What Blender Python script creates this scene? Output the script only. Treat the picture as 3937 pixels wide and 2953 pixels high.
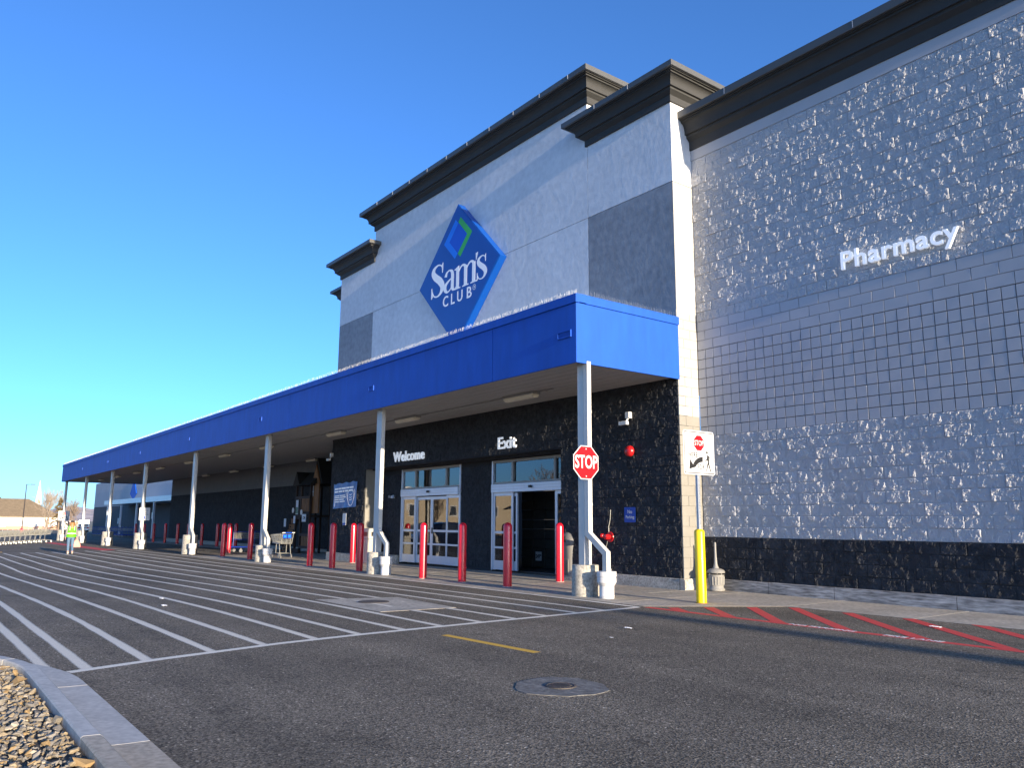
import bpy, bmesh, math, random
import numpy as np
from mathutils import Vector, Matrix
random.seed(7); rng = np.random.default_rng(11)
R = math.radians
for o in list(bpy.data.objects): bpy.data.objects.remove(o)
scene = bpy.context.scene
C = scene.collection

# ------------------------------------------------------------------ camera, sky, sun, exposure
YAW, PITCH, ROLL = R(52.9244), R(9.9039), R(0.3324)
d = Vector((-math.sin(YAW)*math.cos(PITCH), math.cos(YAW)*math.cos(PITCH), math.sin(PITCH)))
r0 = Vector((math.cos(YAW), math.sin(YAW), 0)); u0 = r0.cross(d)
r1 = math.cos(ROLL)*r0 + math.sin(ROLL)*u0; u1 = -math.sin(ROLL)*r0 + math.cos(ROLL)*u0
cam = bpy.data.cameras.new('camera'); cam.sensor_width = 36; cam.sensor_fit = 'HORIZONTAL'
cam.lens = 27.975; cam.clip_start = .05; cam.clip_end = 12000
camo = bpy.data.objects.new('camera', cam); C.objects.link(camo)
mw = Matrix.Identity(4)
for i in range(3):
    mw[i][0] = r1[i]; mw[i][1] = u1[i]; mw[i][2] = -d[i]
mw[0][3], mw[1][3], mw[2][3] = 0, 0, 1.40
camo.matrix_world = mw
scene.camera = camo

SUN = Vector((1.0, -0.021, 0.130)).normalized()
SUN_EL = math.asin(SUN.z); SUN_ROT = math.atan2(SUN.x, SUN.y)
w = bpy.data.worlds.new('World'); scene.world = w; w.use_nodes = True
nt = w.node_tree; nt.nodes.clear()
sky = nt.nodes.new('ShaderNodeTexSky'); sky.sky_type = 'NISHITA'; sky.sun_disc = False
sky.sun_elevation = SUN_EL; sky.sun_rotation = SUN_ROT
sky.altitude = 300; sky.air_density = 0.7; sky.dust_density = 0.8; sky.ozone_density = 4.6
bg = nt.nodes.new('ShaderNodeBackground'); bg.inputs['Strength'].default_value = 0.142
wo = nt.nodes.new('ShaderNodeOutputWorld')
tint = nt.nodes.new('ShaderNodeMix'); tint.data_type = 'RGBA'; tint.blend_type = 'MULTIPLY'; tint.inputs[0].default_value = 1
tint.inputs[7].default_value = (.98, .97, 1.0, 1); nt.links.new(sky.outputs[0], tint.inputs[6])
nt.links.new(tint.outputs[2], bg.inputs[0]); nt.links.new(bg.outputs[0], wo.inputs[0])
sl = bpy.data.lights.new('sun', 'SUN'); sl.energy = 3.5; sl.angle = R(0.5); sl.color = (1.0, .84, .64)
so = bpy.data.objects.new('sun', sl); C.objects.link(so)
so.rotation_euler = SUN.to_track_quat('Z', 'Y').to_euler(); so.location = (60, -2, 30)
scene.view_settings.view_transform = 'Standard'; scene.view_settings.look = 'None'
scene.view_settings.exposure = 1.55; scene.view_settings.gamma = 1.0
scene.view_settings.use_curve_mapping = False

# ------------------------------------------------------------------ materials
MATS = {}
def _n(nt, t, **kw):
    n = nt.nodes.new(t)
    for k, v in kw.items(): setattr(n, k, v)
    return n
def M(name, col, rough=.6, var=0., vs=3., bump=0., bs=60., bdist=.01, metal=0., spec=.4, col2=None, vs2=None, stain=None, stretch=None, coat=0.):
    """procedural material: base colour broken up by world-space noise, fine bump"""
    if name in MATS: return MATS[name]
    m = bpy.data.materials.new(name); m.use_nodes = True; nt = m.node_tree; L = nt.links.new
    b = nt.nodes['Principled BSDF']
    b.inputs['Roughness'].default_value = rough; b.inputs['Metallic'].default_value = metal
    b.inputs['Specular IOR Level'].default_value = spec
    if coat: b.inputs['Coat Weight'].default_value = coat; b.inputs['Coat Roughness'].default_value = .1
    geo = _n(nt, 'ShaderNodeNewGeometry'); pos = geo.outputs['Position']
    if stretch:
        mp = _n(nt, 'ShaderNodeMapping'); mp.inputs['Scale'].default_value = stretch; L(pos, mp.inputs[0]); pos = mp.outputs[0]
    if var > 0 or col2:
        n1 = _n(nt, 'ShaderNodeTexNoise'); n1.inputs['Scale'].default_value = vs; n1.inputs['Detail'].default_value = 8; n1.inputs['Roughness'].default_value = .65
        L(pos, n1.inputs['Vector'])
        rp = _n(nt, 'ShaderNodeValToRGB'); rp.color_ramp.elements[0].position = .3; rp.color_ramp.elements[1].position = .7
        c2 = col2 or tuple(min(1, c*(1+var)) for c in col)
        c1 = col if col2 else tuple(c*(1-var) for c in col)
        rp.color_ramp.elements[0].color = (*c1, 1); rp.color_ramp.elements[1].color = (*c2, 1)
        L(n1.outputs[0], rp.inputs[0]); outc = rp.outputs[0]
        if vs2:
            n2 = _n(nt, 'ShaderNodeTexNoise'); n2.inputs['Scale'].default_value = vs2; n2.inputs['Detail'].default_value = 4; L(pos, n2.inputs['Vector'])
            mr = _n(nt, 'ShaderNodeMapRange'); mr.inputs[1].default_value = .3; mr.inputs[2].default_value = .7; mr.inputs[3].default_value = 1-var*1.2; mr.inputs[4].default_value = 1+var*1.2
            L(n2.outputs[0], mr.inputs[0])
            mx = _n(nt, 'ShaderNodeMix', data_type='RGBA', blend_type='MULTIPLY'); mx.inputs[0].default_value = 1
            L(outc, mx.inputs[6]); L(mr.outputs[0], mx.inputs[7]); outc = mx.outputs[2]
        L(outc, b.inputs['Base Color'])
    else: b.inputs['Base Color'].default_value = (*col, 1)
    if bump > 0:
        n3 = _n(nt, 'ShaderNodeTexNoise'); n3.inputs['Scale'].default_value = bs; n3.inputs['Detail'].default_value = 6; n3.inputs['Roughness'].default_value = .6
        L(pos, n3.inputs['Vector'])
        bp = _n(nt, 'ShaderNodeBump'); bp.inputs['Strength'].default_value = bump; bp.inputs['Distance'].default_value = bdist
        L(n3.outputs[0], bp.inputs['Height']); L(bp.outputs[0], b.inputs['Normal'])
    MATS[name] = m
    return m

def asphalt_mat():
    m = bpy.data.materials.new('asphalt'); m.use_nodes = True; nt = m.node_tree; L = nt.links.new
    b = nt.nodes['Principled BSDF']; b.inputs['Roughness'].default_value = .9; b.inputs['Specular IOR Level'].default_value = .25
    pos = _n(nt, 'ShaderNodeNewGeometry').outputs['Position']
    def noise(sc, det=5, rg=.6, vec=pos):
        n = _n(nt, 'ShaderNodeTexNoise'); n.inputs['Scale'].default_value = sc; n.inputs['Detail'].default_value = det; n.inputs['Roughness'].default_value = rg; L(vec, n.inputs['Vector']); return n.outputs[0]
    def rng_(src, a, b_, c, e):
        r_ = _n(nt, 'ShaderNodeMapRange'); r_.inputs[1].default_value = a; r_.inputs[2].default_value = b_; r_.inputs[3].default_value = c; r_.inputs[4].default_value = e; L(src, r_.inputs[0]); return r_.outputs[0]
    def mul(c1, f):
        x_ = _n(nt, 'ShaderNodeMix', data_type='RGBA', blend_type='MULTIPLY'); x_.inputs[0].default_value = 1; L(c1, x_.inputs[6]); L(f, x_.inputs[7]); return x_.outputs[2]
    v = _n(nt, 'ShaderNodeTexVoronoi'); v.inputs['Scale'].default_value = 72; L(pos, v.inputs['Vector'])
    rp = _n(nt, 'ShaderNodeValToRGB'); cr = rp.color_ramp
    cr.elements[0].position = .02; cr.elements[0].color = (.062, .053, .039, 1)
    cr.elements[1].position = .75; cr.elements[1].color = (.205, .176, .132, 1)
    e = cr.elements.new(.985); e.color = (.25, .215, .165, 1); e = cr.elements.new(.996); e.color = (.52, .46, .36, 1)
    sp = _n(nt, 'ShaderNodeSeparateColor'); L(v.outputs['Color'], sp.inputs[0]); L(sp.outputs[0], rp.inputs[0])
    col = mul(rp.outputs[0], rng_(noise(38, 4, .7), .3, .7, .6, 1.4))
    col = mul(col, rng_(noise(.5, 7, .62), .3, .7, .74, 1.22))
    mp = _n(nt, 'ShaderNodeMapping'); mp.inputs['Scale'].default_value = (.06, 1.1, 1); L(pos, mp.inputs[0])
    col = mul(col, rng_(noise(1.4, 3, .5, mp.outputs[0]), .35, .65, .86, 1.12))
    col = mul(col, rng_(noise(1.7, 4, .55), .62, .74, 1.0, .62))                       # oil drips
    # tar-coloured spill across the crosswalk
    mp2 = _n(nt, 'ShaderNodeMapping'); mp2.inputs['Location'].default_value = (24.5/6, -5.6/1.3, 0); mp2.inputs['Scale'].default_value = (1/6, 1/1.3, 0); L(pos, mp2.inputs[0])
    ln = _n(nt, 'ShaderNodeVectorMath', operation='LENGTH'); L(mp2.outputs[0], ln.inputs[0])
    ad0 = _n(nt, 'ShaderNodeMath', operation='MULTIPLY_ADD'); ad0.inputs[1].default_value = 1.1; L(noise(.9, 5), ad0.inputs[0]); L(ln.outputs['Value'], ad0.inputs[2])
    col = mul(col, rng_(ad0.outputs[0], .75, 1.5, .66, 1.0))
    # hairline cracks
    vc_ = _n(nt, 'ShaderNodeTexVoronoi', feature='DISTANCE_TO_EDGE'); vc_.inputs['Scale'].default_value = .17
    wp = _n(nt, 'ShaderNodeVectorMath', operation='MULTIPLY_ADD'); nz = _n(nt, 'ShaderNodeTexNoise'); nz.inputs['Scale'].default_value = 1.1; nz.inputs['Detail'].default_value = 6; L(pos, nz.inputs['Vector'])
    L(nz.outputs['Color'], wp.inputs[0]); wp.inputs[1].default_value = (1.6, 1.6, 0); L(pos, wp.inputs[2]); L(wp.outputs[0], vc_.inputs['Vector'])
    col = mul(col, rng_(vc_.outputs['Distance'], .0004, .0016, .62, 1.0))
    L(col, b.inputs['Base Color'])
    ad = _n(nt, 'ShaderNodeMath', operation='MULTIPLY_ADD'); ad.inputs[1].default_value = 1.2; L(noise(45, 5, .7), ad.inputs[0]); L(v.outputs['Distance'], ad.inputs[2])
    bp = _n(nt, 'ShaderNodeBump'); bp.inputs['Strength'].default_value = .7; bp.inputs['Distance'].default_value = .008; L(ad.outputs[0], bp.inputs['Height']); L(bp.outputs[0], b.inputs['Normal'])
    MATS['asphalt'] = m; return m

def paint_mat(name, col, wear=.5, fuzz=.35):
    """road paint: worn away in grains towards the edges (UV v = -1..1 across the line)"""
    m = bpy.data.materials.new(name); m.use_nodes = True; nt = m.node_tree; L = nt.links.new
    b = nt.nodes['Principled BSDF']; b.inputs['Roughness'].default_value = .75
    out = nt.nodes['Material Output']
    pos = _n(nt, 'ShaderNodeNewGeometry').outputs['Position']
    uv = _n(nt, 'ShaderNodeUVMap'); uv.uv_map = 'UVMap'
    sx = _n(nt, 'ShaderNodeSeparateXYZ'); L(uv.outputs[0], sx.inputs[0])
    ab = _n(nt, 'ShaderNodeMath', operation='ABSOLUTE'); L(sx.outputs[1], ab.inputs[0])
    edge = _n(nt, 'ShaderNodeMapRange'); edge.inputs[1].default_value = 1.0; edge.inputs[2].default_value = 1-fuzz*2; edge.inputs[3].default_value = 0; edge.inputs[4].default_value = 1; L(ab.outputs[0], edge.inputs[0])
    n1 = _n(nt, 'ShaderNodeTexNoise'); n1.inputs['Scale'].default_value = 120; n1.inputs['Detail'].default_value = 3; L(pos, n1.inputs['Vector'])
    n2 = _n(nt, 'ShaderNodeTexNoise'); n2.inputs['Scale'].default_value = .7; n2.inputs['Detail'].default_value = 4; L(pos, n2.inputs['Vector'])
    a = _n(nt, 'ShaderNodeMath', operation='MULTIPLY_ADD'); a.inputs[1].default_value = 1.3; a.inputs[2].default_value = -.30; L(edge.outputs[0], a.inputs[0])
    a2 = _n(nt, 'ShaderNodeMath', operation='MULTIPLY_ADD'); a2.inputs[1].default_value = wear*2; L(n2.outputs[0], a2.inputs[0]); 
    a2.inputs[2].default_value = -wear
    s = _n(nt, 'ShaderNodeMath', operation='ADD'); L(a.outputs[0], s.inputs[0]); L(a2.outputs[0], s.inputs[1])
    s2 = _n(nt, 'ShaderNodeMath', operation='SUBTRACT'); L(s.outputs[0], s2.inputs[0]); L(n1.outputs[0], s2.inputs[1])
    mk = _n(nt, 'ShaderNodeMapRange'); mk.inputs[1].default_value = -.08; mk.inputs[2].default_value = .12; L(s2.outputs[0], mk.inputs[0])
    rp = _n(nt, 'ShaderNodeValToRGB'); rp.color_ramp.elements[0].color = (*[c*.7 for c in col], 1); rp.color_ramp.elements[1].color = (*col, 1); rp.color_ramp.elements[0].position = .3; rp.color_ramp.elements[1].position = .6
    L(n1.outputs[0], rp.inputs[0]); L(rp.outputs[0], b.inputs['Base Color'])
    bp = _n(nt, 'ShaderNodeBump'); bp.inputs['Strength'].default_value = .5; bp.inputs['Distance'].default_value = .005; L(n1.outputs[0], bp.inputs['Height']); L(bp.outputs[0], b.inputs['Normal'])
    tr = _n(nt, 'ShaderNodeBsdfTransparent'); mx = _n(nt, 'ShaderNodeMixShader')
    L(mk.outputs[0], mx.inputs[0]); L(tr.outputs[0], mx.inputs[1]); L(b.outputs[0], mx.inputs[2]); L(mx.outputs[0], out.inputs[0])
    MATS[name] = m; return m

def glass_mat(name='glass', tint=(.55, .6, .62)):
    m = bpy.data.materials.new(name); m.use_nodes = True; nt = m.node_tree; L = nt.links.new
    nt.nodes.remove(nt.nodes['Principled BSDF'])
    out = nt.nodes['Material Output']
    g = _n(nt, 'ShaderNodeBsdfGlossy'); g.inputs['Roughness'].default_value = .015; g.inputs['Color'].default_value = (.95, .97, 1, 1)
    t = _n(nt, 'ShaderNodeBsdfTransparent'); t.inputs['Color'].default_value = (*tint, 1)
    f = _n(nt, 'ShaderNodeFresnel'); f.inputs['IOR'].default_value = 1.9
    n = _n(nt, 'ShaderNodeTexNoise'); n.inputs['Scale'].default_value = .9; L(_n(nt, 'ShaderNodeNewGeometry').outputs['Position'], n.inputs['Vector'])
    bp = _n(nt, 'ShaderNodeBump'); bp.inputs['Strength'].default_value = .04; bp.inputs['Distance'].default_value = .05; L(n.outputs[0], bp.inputs['Height']); L(bp.outputs[0], g.inputs['Normal'])
    mx = _n(nt, 'ShaderNodeMixShader'); L(f.outputs[0], mx.inputs[0]); L(t.outputs[0], mx.inputs[1]); L(g.outputs[0], mx.inputs[2]); L(mx.outputs[0], out.inputs[0])
    MATS[name] = m; return m

asphalt_mat(); glass_mat()
paint_mat('paint_white', (.84, .76, .60), .22, .46); paint_mat('paint_white_fresh', (.88, .81, .66), .24, .24)
paint_mat('paint_red', (.72, .06, .05), .10, .08); paint_mat('paint_yellow', (.80, .46, .05), .06, .05)
M('concrete', (.44, .385, .30), .8, .22, 1.6, .25, 90, .004, vs2=14)
M('concrete_new', (.50, .475, .42), .75, .12, 2.2, .2, 110, .003, vs2=20)
M('concrete_old', (.44, .38, .29), .85, .18, 3, .5, 90, .006, vs2=25)
M('concrete_kerb', (.30, .285, .26), .85, .45, 2.2, .4, 60, .006, vs2=9, stretch=(.5, 1, 3.5))
M('concrete_rough', (.40, .37, .31), .9, .28, 5, .5, 40, .008, vs2=22)
M('block_grey', (.50, .50, .50), .85, .08, 1.2, 1.0, 48, .012, spec=.2)
M('block_smooth', (.46, .46, .465), .72, .05, 1.5, .18, 70, .004, spec=.5)
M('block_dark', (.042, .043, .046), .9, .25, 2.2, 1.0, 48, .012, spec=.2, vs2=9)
M('block_mid', (.26, .245, .21), .7, .08, 2, .35, 55, .006)
M('block_light', (.42, .405, .37), .7, .06, 2, .3, 55, .005)
M('mortar_grey', (.42, .42, .42), .8, .1, 5, .2); M('mortar_dark', (.025, .026, .029), .8, .1, 5, .2)
M('mortar_groove', (.13, .135, .145), .9, .1, 5); M('block_upper_shaded', (.17, .17, .172), .85, .08, 2); M('block_far', (.085, .087, .09), .85, .1, 2); M('mortar_light', (.42, .40, .36), .8, .1, 5, .2)  # back wing upper block: light grey darkened to carry the canopy's shade
M('stucco_light', (.74, .74, .735), .85, .07, .6, .30, 5, .025, vs2=5)
M('stucco_dark', (.30, .31, .325), .85, .12, .8, .35, 7, .02, vs2=5)
M('stucco_groove', (.16, .165, .17), .8)
M('cornice', (.044, .043, .039), .7, .08, 3, .2, 90, .003)
M('cornice_cap', (.09, .09, .082), .45, .05, 2, 0, metal=.0, spec=.5)
M('fascia_blue', (.006, .085, .46), .6, .07, 1.4, .25, 120, .003, vs2=5, spec=.4, stretch=(1, 1, .25))
M('sign_blue', (.002, .07, .36), .35, .04, 2, spec=.5)
M('logo_mid', (.004, .09, .62), .4); M('logo_light', (.01, .22, .88), .4); M('logo_green', (.06, .52, .06), .4)
M('white_letter', (.80, .80, .82), .4, .03, 8)
M('letter_face', (.90, .90, .92), .4, .04, 4, metal=.0)
M('soffit', (.46, .44, .405), .6, .08, 3, .1, 60, .002, stretch=(.4, 3, 1))
M('lamp_lens', (.85, .78, .60), .4, .05, 6); M('lamp_body', (.30, .29, .26), .5, .1, 8)
M('column_paint', (.60, .58, .53), .45, .06, 3, .1, 80, .002)
M('pvc', (.62, .61, .59), .3, .05, 4, spec=.5)
M('bollard_red', (.70, .008, .022), .32, .16, 5, spec=.6, coat=.3)
M('bollard_yellow', (.80, .60, .0), .35, .04, 6, spec=.5, coat=.2)
M('aluminium', (.62, .66, .72), .35, .05, 5, metal=.35)
M('frame_bronze', (.30, .28, .25), .4, .08, 5, metal=.2)
M('black_plastic', (.012, .012, .013), .4, .1, 8); M('rubber', (.02, .02, .02), .8, .2, 20)
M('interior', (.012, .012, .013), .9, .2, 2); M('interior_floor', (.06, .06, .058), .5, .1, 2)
M('carton_dark', (.07, .062, .05), .7, .2, 5); M('paper', (.72, .73, .74), .7, .04, 12)
M('sign_white', (.60, .60, .59), .4, .02, 6); M('sign_red', (.74, .006, .012), .35, .03, 6); M('sign_black', (.012, .012, .012), .5)
M('parking_blue', (.006, .055, .36), .4, .04, 6); M('galvanised', (.42, .45, .48), .4, .15, 12, metal=.5)
M('white_plastic', (.74, .73, .70), .4, .04, 9); M('alarm_red', (.50, .012, .014), .3, .05, 9, spec=.6)
M('bin_grey', (.17, .165, .155), .55, .08, 7, .15, 120, .002); M('bin_beige', (.42, .40, .345), .55, .06, 7)
M('ash_grey', (.27, .26, .235), .5, .08, 9)
M('banner_blue', (.045, .17, .44), .4, .18, 3, .5, 4, .03, spec=.5)
M('wire', (.42, .41, .36), .4, .15, 20, metal=.4); M('cart_plastic', (.01, .07, .46), .4, .06, 8)
M('cart_blue', (.012, .04, .26), .45, .12, 8); M('wheel_grey', (.24, .235, .22), .5, .1, 9)
M('wood_dark', (.045, .026, .018), .7, .25, 9, .3, 30, .004, stretch=(1, 1, .2)); M('wood_orange', (.24, .105, .035), .65, .35, 8, .3, 30, .004, stretch=(1, 1, .25))
M('shingle_dark', (.02, .019, .018), .85, .25, 14, .4, 40, .008)
M('spike', (.66, .66, .64), .3, .05, 9)
M('iron', (.10, .085, .07), .6, .35, 30, .3, 120, .003, metal=.3)
M('soil', (.10, .085, .065), .95, .3, 6, .5, 40, .02)
M('dry_grass', (.30, .245, .15), .95, .3, .05, .4, 3, .2, vs2=.4)
M('hill', (.58, .46, .38), 1., .2, .004, vs2=.02)
M('church_white', (.78, .74, .66), .7, .05, 2); M('brick_tan', (.52, .30, .20), .85, .2, 6)
M('roof_tan', (.235, .175, .105), .9, .18, 1.2, .4, 9, .03, vs2=8)
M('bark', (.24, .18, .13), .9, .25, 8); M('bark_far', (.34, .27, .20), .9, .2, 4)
M('needle_green', (.085, .10, .035), .8, .3, .9); M('needle_brown', (.20, .14, .06), .85, .3, .9)
M('beige_wall', (.55, .44, .29), .8, .06, 1); M('window_dark', (.03, .035, .045), .15, .1, 2, spec=.6)
M('pole_bronze', (.045, .035, .03), .5, .1, 5)
M('car_paint_silver', (.45, .46, .47), .25, .03, 3, metal=.5, coat=.5); M('car_paint_dark', (.012, .018, .04), .2, .05, 3, metal=.2, coat=.6); M('car_paint_white', (.7, .7, .7), .25, .02, 3, coat=.5)
M('tail_red', (.4, .01, .01), .2); M('head_glass', (.7, .72, .75), .1)
M('skin', (.52, .30, .21), .5, .05, 12); M('denim', (.10, .17, .26), .8, .15, 30); M('vest_green', (.12, .58, .01), .7, .06, 18)
M('sleeve_grey', (.24, .22, .21), .85, .1, 20); M('hair', (.33, .16, .05), .5, .35, 40, stretch=(1, 1, .15)); M('shoe', (.62, .58, .50), .7, .08, 20); M('reflective', (.75, .75, .70), .3)
M('bag_pink', (.72, .30, .24), .55, .08, 9, .4, 12, .01)

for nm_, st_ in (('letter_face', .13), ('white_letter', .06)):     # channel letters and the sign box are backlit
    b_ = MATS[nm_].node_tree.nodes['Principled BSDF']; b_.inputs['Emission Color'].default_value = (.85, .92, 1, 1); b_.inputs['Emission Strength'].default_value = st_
# ------------------------------------------------------------------ mesh helpers
ABS = {}     # absolute base position of every linked object (no rotations while building)
class MB:
    def __init__(s): s.v = []; s.f = []; s.m = []; s.uv = None
    def add(s, vs, fs, mi=0):
        k = len(s.v); s.v += [tuple(p) for p in vs]
        s.f += [tuple(i+k for i in f) for f in fs]; s.m += [mi]*len(fs); return s
    def box(s, x0, x1, y0, y1, z0, z1, mi=0):
        return s.add([(x0,y0,z0),(x1,y0,z0),(x1,y1,z0),(x0,y1,z0),(x0,y0,z1),(x1,y0,z1),(x1,y1,z1),(x0,y1,z1)],
                     [(0,3,2,1),(4,5,6,7),(0,1,5,4),(1,2,6,5),(2,3,7,6),(3,0,4,7)], mi)
    def bbox(s, x0, x1, y0, y1, z0, z1, b, mi=0):
        """box with chamfered vertical and top edges"""
        pl = [(x0+b,y0),(x1-b,y0),(x1,y0+b),(x1,y1-b),(x1-b,y1),(x0+b,y1),(x0,y1-b),(x0,y0+b)]
        cx, cy = (x0+x1)/2, (y0+y1)/2
        ins = [(x+(b if x<cx else -b)*.9, y+(b if y<cy else -b)*.9) for x, y in pl]
        vs = [(x,y,z0) for x,y in pl]+[(x,y,z1-b) for x,y in pl]+[(x,y,z1) for x,y in ins]
        fs = [tuple(range(7,-1,-1)), tuple(range(16,24))]
        for k in (0, 8):
            fs += [(k+i, k+(i+1)%8, k+8+(i+1)%8, k+8+i) for i in range(8)]
        return s.add(vs, fs, mi)
    def prism(s, poly, axis, a, b, mi=0):
        """extrude a 2D polygon along an axis: 'x' poly=(y,z), 'y' poly=(x,z), 'z' poly=(x,y)"""
        n = len(poly)
        def P(p, t): return {'x': (t,p[0],p[1]), 'y': (p[0],t,p[1]), 'z': (p[0],p[1],t)}[axis]
        vs = [P(p, a) for p in poly]+[P(p, b) for p in poly]
        fs = [tuple(range(n-1,-1,-1)), tuple(range(n,2*n))]+[(i,(i+1)%n,n+(i+1)%n,n+i) for i in range(n)]
        return s.add(vs, fs, mi)
    def lathe(s, prof, cx=0, cy=0, n=20, mi=0, cz=0):
        vs = []; fs = []; k = len(prof)
        for i in range(n):
            a = 2*math.pi*i/n
            vs += [(cx+r*math.cos(a), cy+r*math.sin(a), cz+z) for r, z in prof]
        for i in range(n):
            j = (i+1) % n
            fs += [(i*k+t, j*k+t, j*k+t+1, i*k+t+1) for t in range(k-1)]
        if prof[0][0] > 1e-6: fs.append(tuple(i*k for i in range(n-1,-1,-1)))
        if prof[-1][0] > 1e-6: fs.append(tuple(i*k+k-1 for i in range(n)))
        return s.add(vs, fs, mi)
    def tube(s, pts, r, n=6, mi=0, caps=True):
        pts = [Vector(p) for p in pts]; rs = r if isinstance(r, (list, tuple)) else [r]*len(pts)
        vs = []; fs = []; up = None
        for i, p in enumerate(pts):
            t = (pts[min(i+1, len(pts)-1)]-pts[max(i-1, 0)]).normalized()
            if up is None: up = Vector((0,0,1)) if abs(t.z) < .9 else Vector((1,0,0))
            a = t.cross(up).normalized(); b = a.cross(t).normalized(); up = b
            vs += [p+rs[i]*(math.cos(2*math.pi*k/n)*a+math.sin(2*math.pi*k/n)*b) for k in range(n)]
        for i in range(len(pts)-1):
            fs += [(i*n+k, i*n+(k+1)%n, (i+1)*n+(k+1)%n, (i+1)*n+k) for k in range(n)]
        if caps: fs += [tuple(range(n-1,-1,-1)), tuple((len(pts)-1)*n+k for k in range(n))]
        return s.add(vs, fs, mi)
    def rtube(s, pts, wx, wy, mi=0):
        """rectangular duct along points in an x-z path (square section)"""
        vs = []; fs = []; n = len(pts)
        P = [Vector(p) for p in pts]
        for i, p in enumerate(P):
            t0 = (P[i]-P[i-1]).normalized() if i else (P[1]-P[0]).normalized()
            t1 = (P[i+1]-P[i]).normalized() if i < n-1 else t0
            t = (t0+t1).normalized(); nrm = Vector((t.z, 0, -t.x)); k = 1/max(.3, abs(t.dot(t0)))
            for a, b in ((-1,-1),(1,-1),(1,1),(-1,1)):
                vs.append(p+nrm*a*wx/2*k+Vector((0,1,0))*b*wy/2)
        for i in range(n-1):
            fs += [(i*4+k, i*4+(k+1)%4, i*4+4+(k+1)%4, i*4+4+k) for k in range(4)]
        fs += [(3,2,1,0), tuple((n-1)*4+k for k in range(4))]
        return s.add(vs, fs, mi)
    def build(s, name, mats, parent=None, smooth=False, origin=None, fix=True):
        vs = np.array(s.v, dtype=float)
        lo, hi = vs.min(0), vs.max(0)
        c = np.array(origin) if origin is not None else np.array([(lo[0]+hi[0])/2, (lo[1]+hi[1])/2, lo[2]])
        me = bpy.data.meshes.new(name); me.from_pydata((vs-c).tolist(), [], s.f)
        if fix:
            bm = bmesh.new(); bm.from_mesh(me); bmesh.ops.recalc_face_normals(bm, faces=bm.faces); bm.to_mesh(me); bm.free()
        if not isinstance(mats, (list, tuple)): mats = [mats]
        for m in mats: me.materials.append(MATS[m] if isinstance(m, str) else m)
        if len(mats) > 1: me.polygons.foreach_set('material_index', s.m)
        if smooth: me.polygons.foreach_set('use_smooth', [True]*len(me.polygons))
        me.update()
        return link(name, me, c, parent)
def link(name, data, c, parent=None):
    o = bpy.data.objects.new(name, data); C.objects.link(o)
    c = Vector(c); ABS[o] = c
    if parent is not None:
        o.parent = parent; o.location = c-ABS[parent]
    else: o.location = c
    return o
def smooth_by_angle(o, ang=40):
    me = o.data; bm = bmesh.new(); bm.from_mesh(me)
    for f in bm.faces: f.smooth = True
    for e in bm.edges:
        if len(e.link_faces) == 2 and e.calc_face_angle(0) > R(ang): e.smooth = False
    bm.to_mesh(me); bm.free(); return o
def tag(o, label, cat, group=None, kind=None):
    if label: o['label'] = label
    if cat: o['category'] = cat
    if group: o['group'] = group
    if kind: o['kind'] = kind
    return o
def thing(name, label, cat, loc=(0,0,0), group=None):
    return tag(link(name, None, loc), label, cat, group)
def copy_tree(o, parent=None):
    c = o.copy(); C.objects.link(c); c.parent = parent; ABS[c] = ABS.get(o, Vector())
    for ch in o.children: copy_tree(ch, c)
    return c
def place(o, loc, rz=0., label=None, group=None):
    o.location = loc; o.rotation_euler = (o.rotation_euler[0], o.rotation_euler[1], rz)
    if label: o['label'] = label
    if group: o['group'] = group
    return o
def fastmesh(name, V, quads, mats, parent=None, origin=(0,0,0), tris=False):
    """numpy vertices (n,3) and faces (m,4 or 3)"""
    me = bpy.data.meshes.new(name); k = quads.shape[1]
    V = V-np.array(origin)
    me.vertices.add(len(V)); me.vertices.foreach_set('co', V.astype(np.float32).ravel())
    me.loops.add(quads.size); me.loops.foreach_set('vertex_index', quads.astype(np.int32).ravel())
    me.polygons.add(len(quads)); me.polygons.foreach_set('loop_start', np.arange(0, quads.size, k, dtype=np.int32))
    try: me.polygons.foreach_set('loop_total', np.full(len(quads), k, dtype=np.int32))
    except Exception: pass
    for m in (mats if isinstance(mats, (list, tuple)) else [mats]): me.materials.append(MATS[m])
    me.polygons.foreach_set('use_smooth', np.zeros(len(quads), dtype=bool)); me.update(calc_edges=True); me.validate()
    return link(name, me, origin, parent)

def text_mesh(s, size, extrude=.0, bold=0., xs=1., space=1., align='CENTER'):
    cu = bpy.data.curves.new('t', 'FONT'); cu.body = s; cu.size = size; cu.extrude = extrude; cu.offset = bold
    cu.align_x = align; cu.align_y = 'CENTER'; cu.space_character = space; cu.resolution_u = 4
    o = bpy.data.objects.new('t', cu); C.objects.link(o); bpy.context.view_layer.update()
    me = bpy.data.meshes.new_from_object(o.evaluated_get(bpy.context.evaluated_depsgraph_get()))
    bpy.data.objects.remove(o); bpy.data.curves.remove(cu)
    me.transform(Matrix.Diagonal((xs, 1, 1, 1))); me.materials.clear()
    return me
def text_obj(name, parent, s, size, mat, loc, rot=(0,0,0), extrude=.001, bold=0., xs=1., space=1., align='CENTER'):
    me = text_mesh(s, size, extrude, bold, xs, space, align); me.materials.append(MATS[mat])
    o = bpy.data.objects.new(name, me); C.objects.link(o); o.parent = parent; o.location = loc; o.rotation_euler = rot; ABS[o] = Vector(); return o
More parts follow.
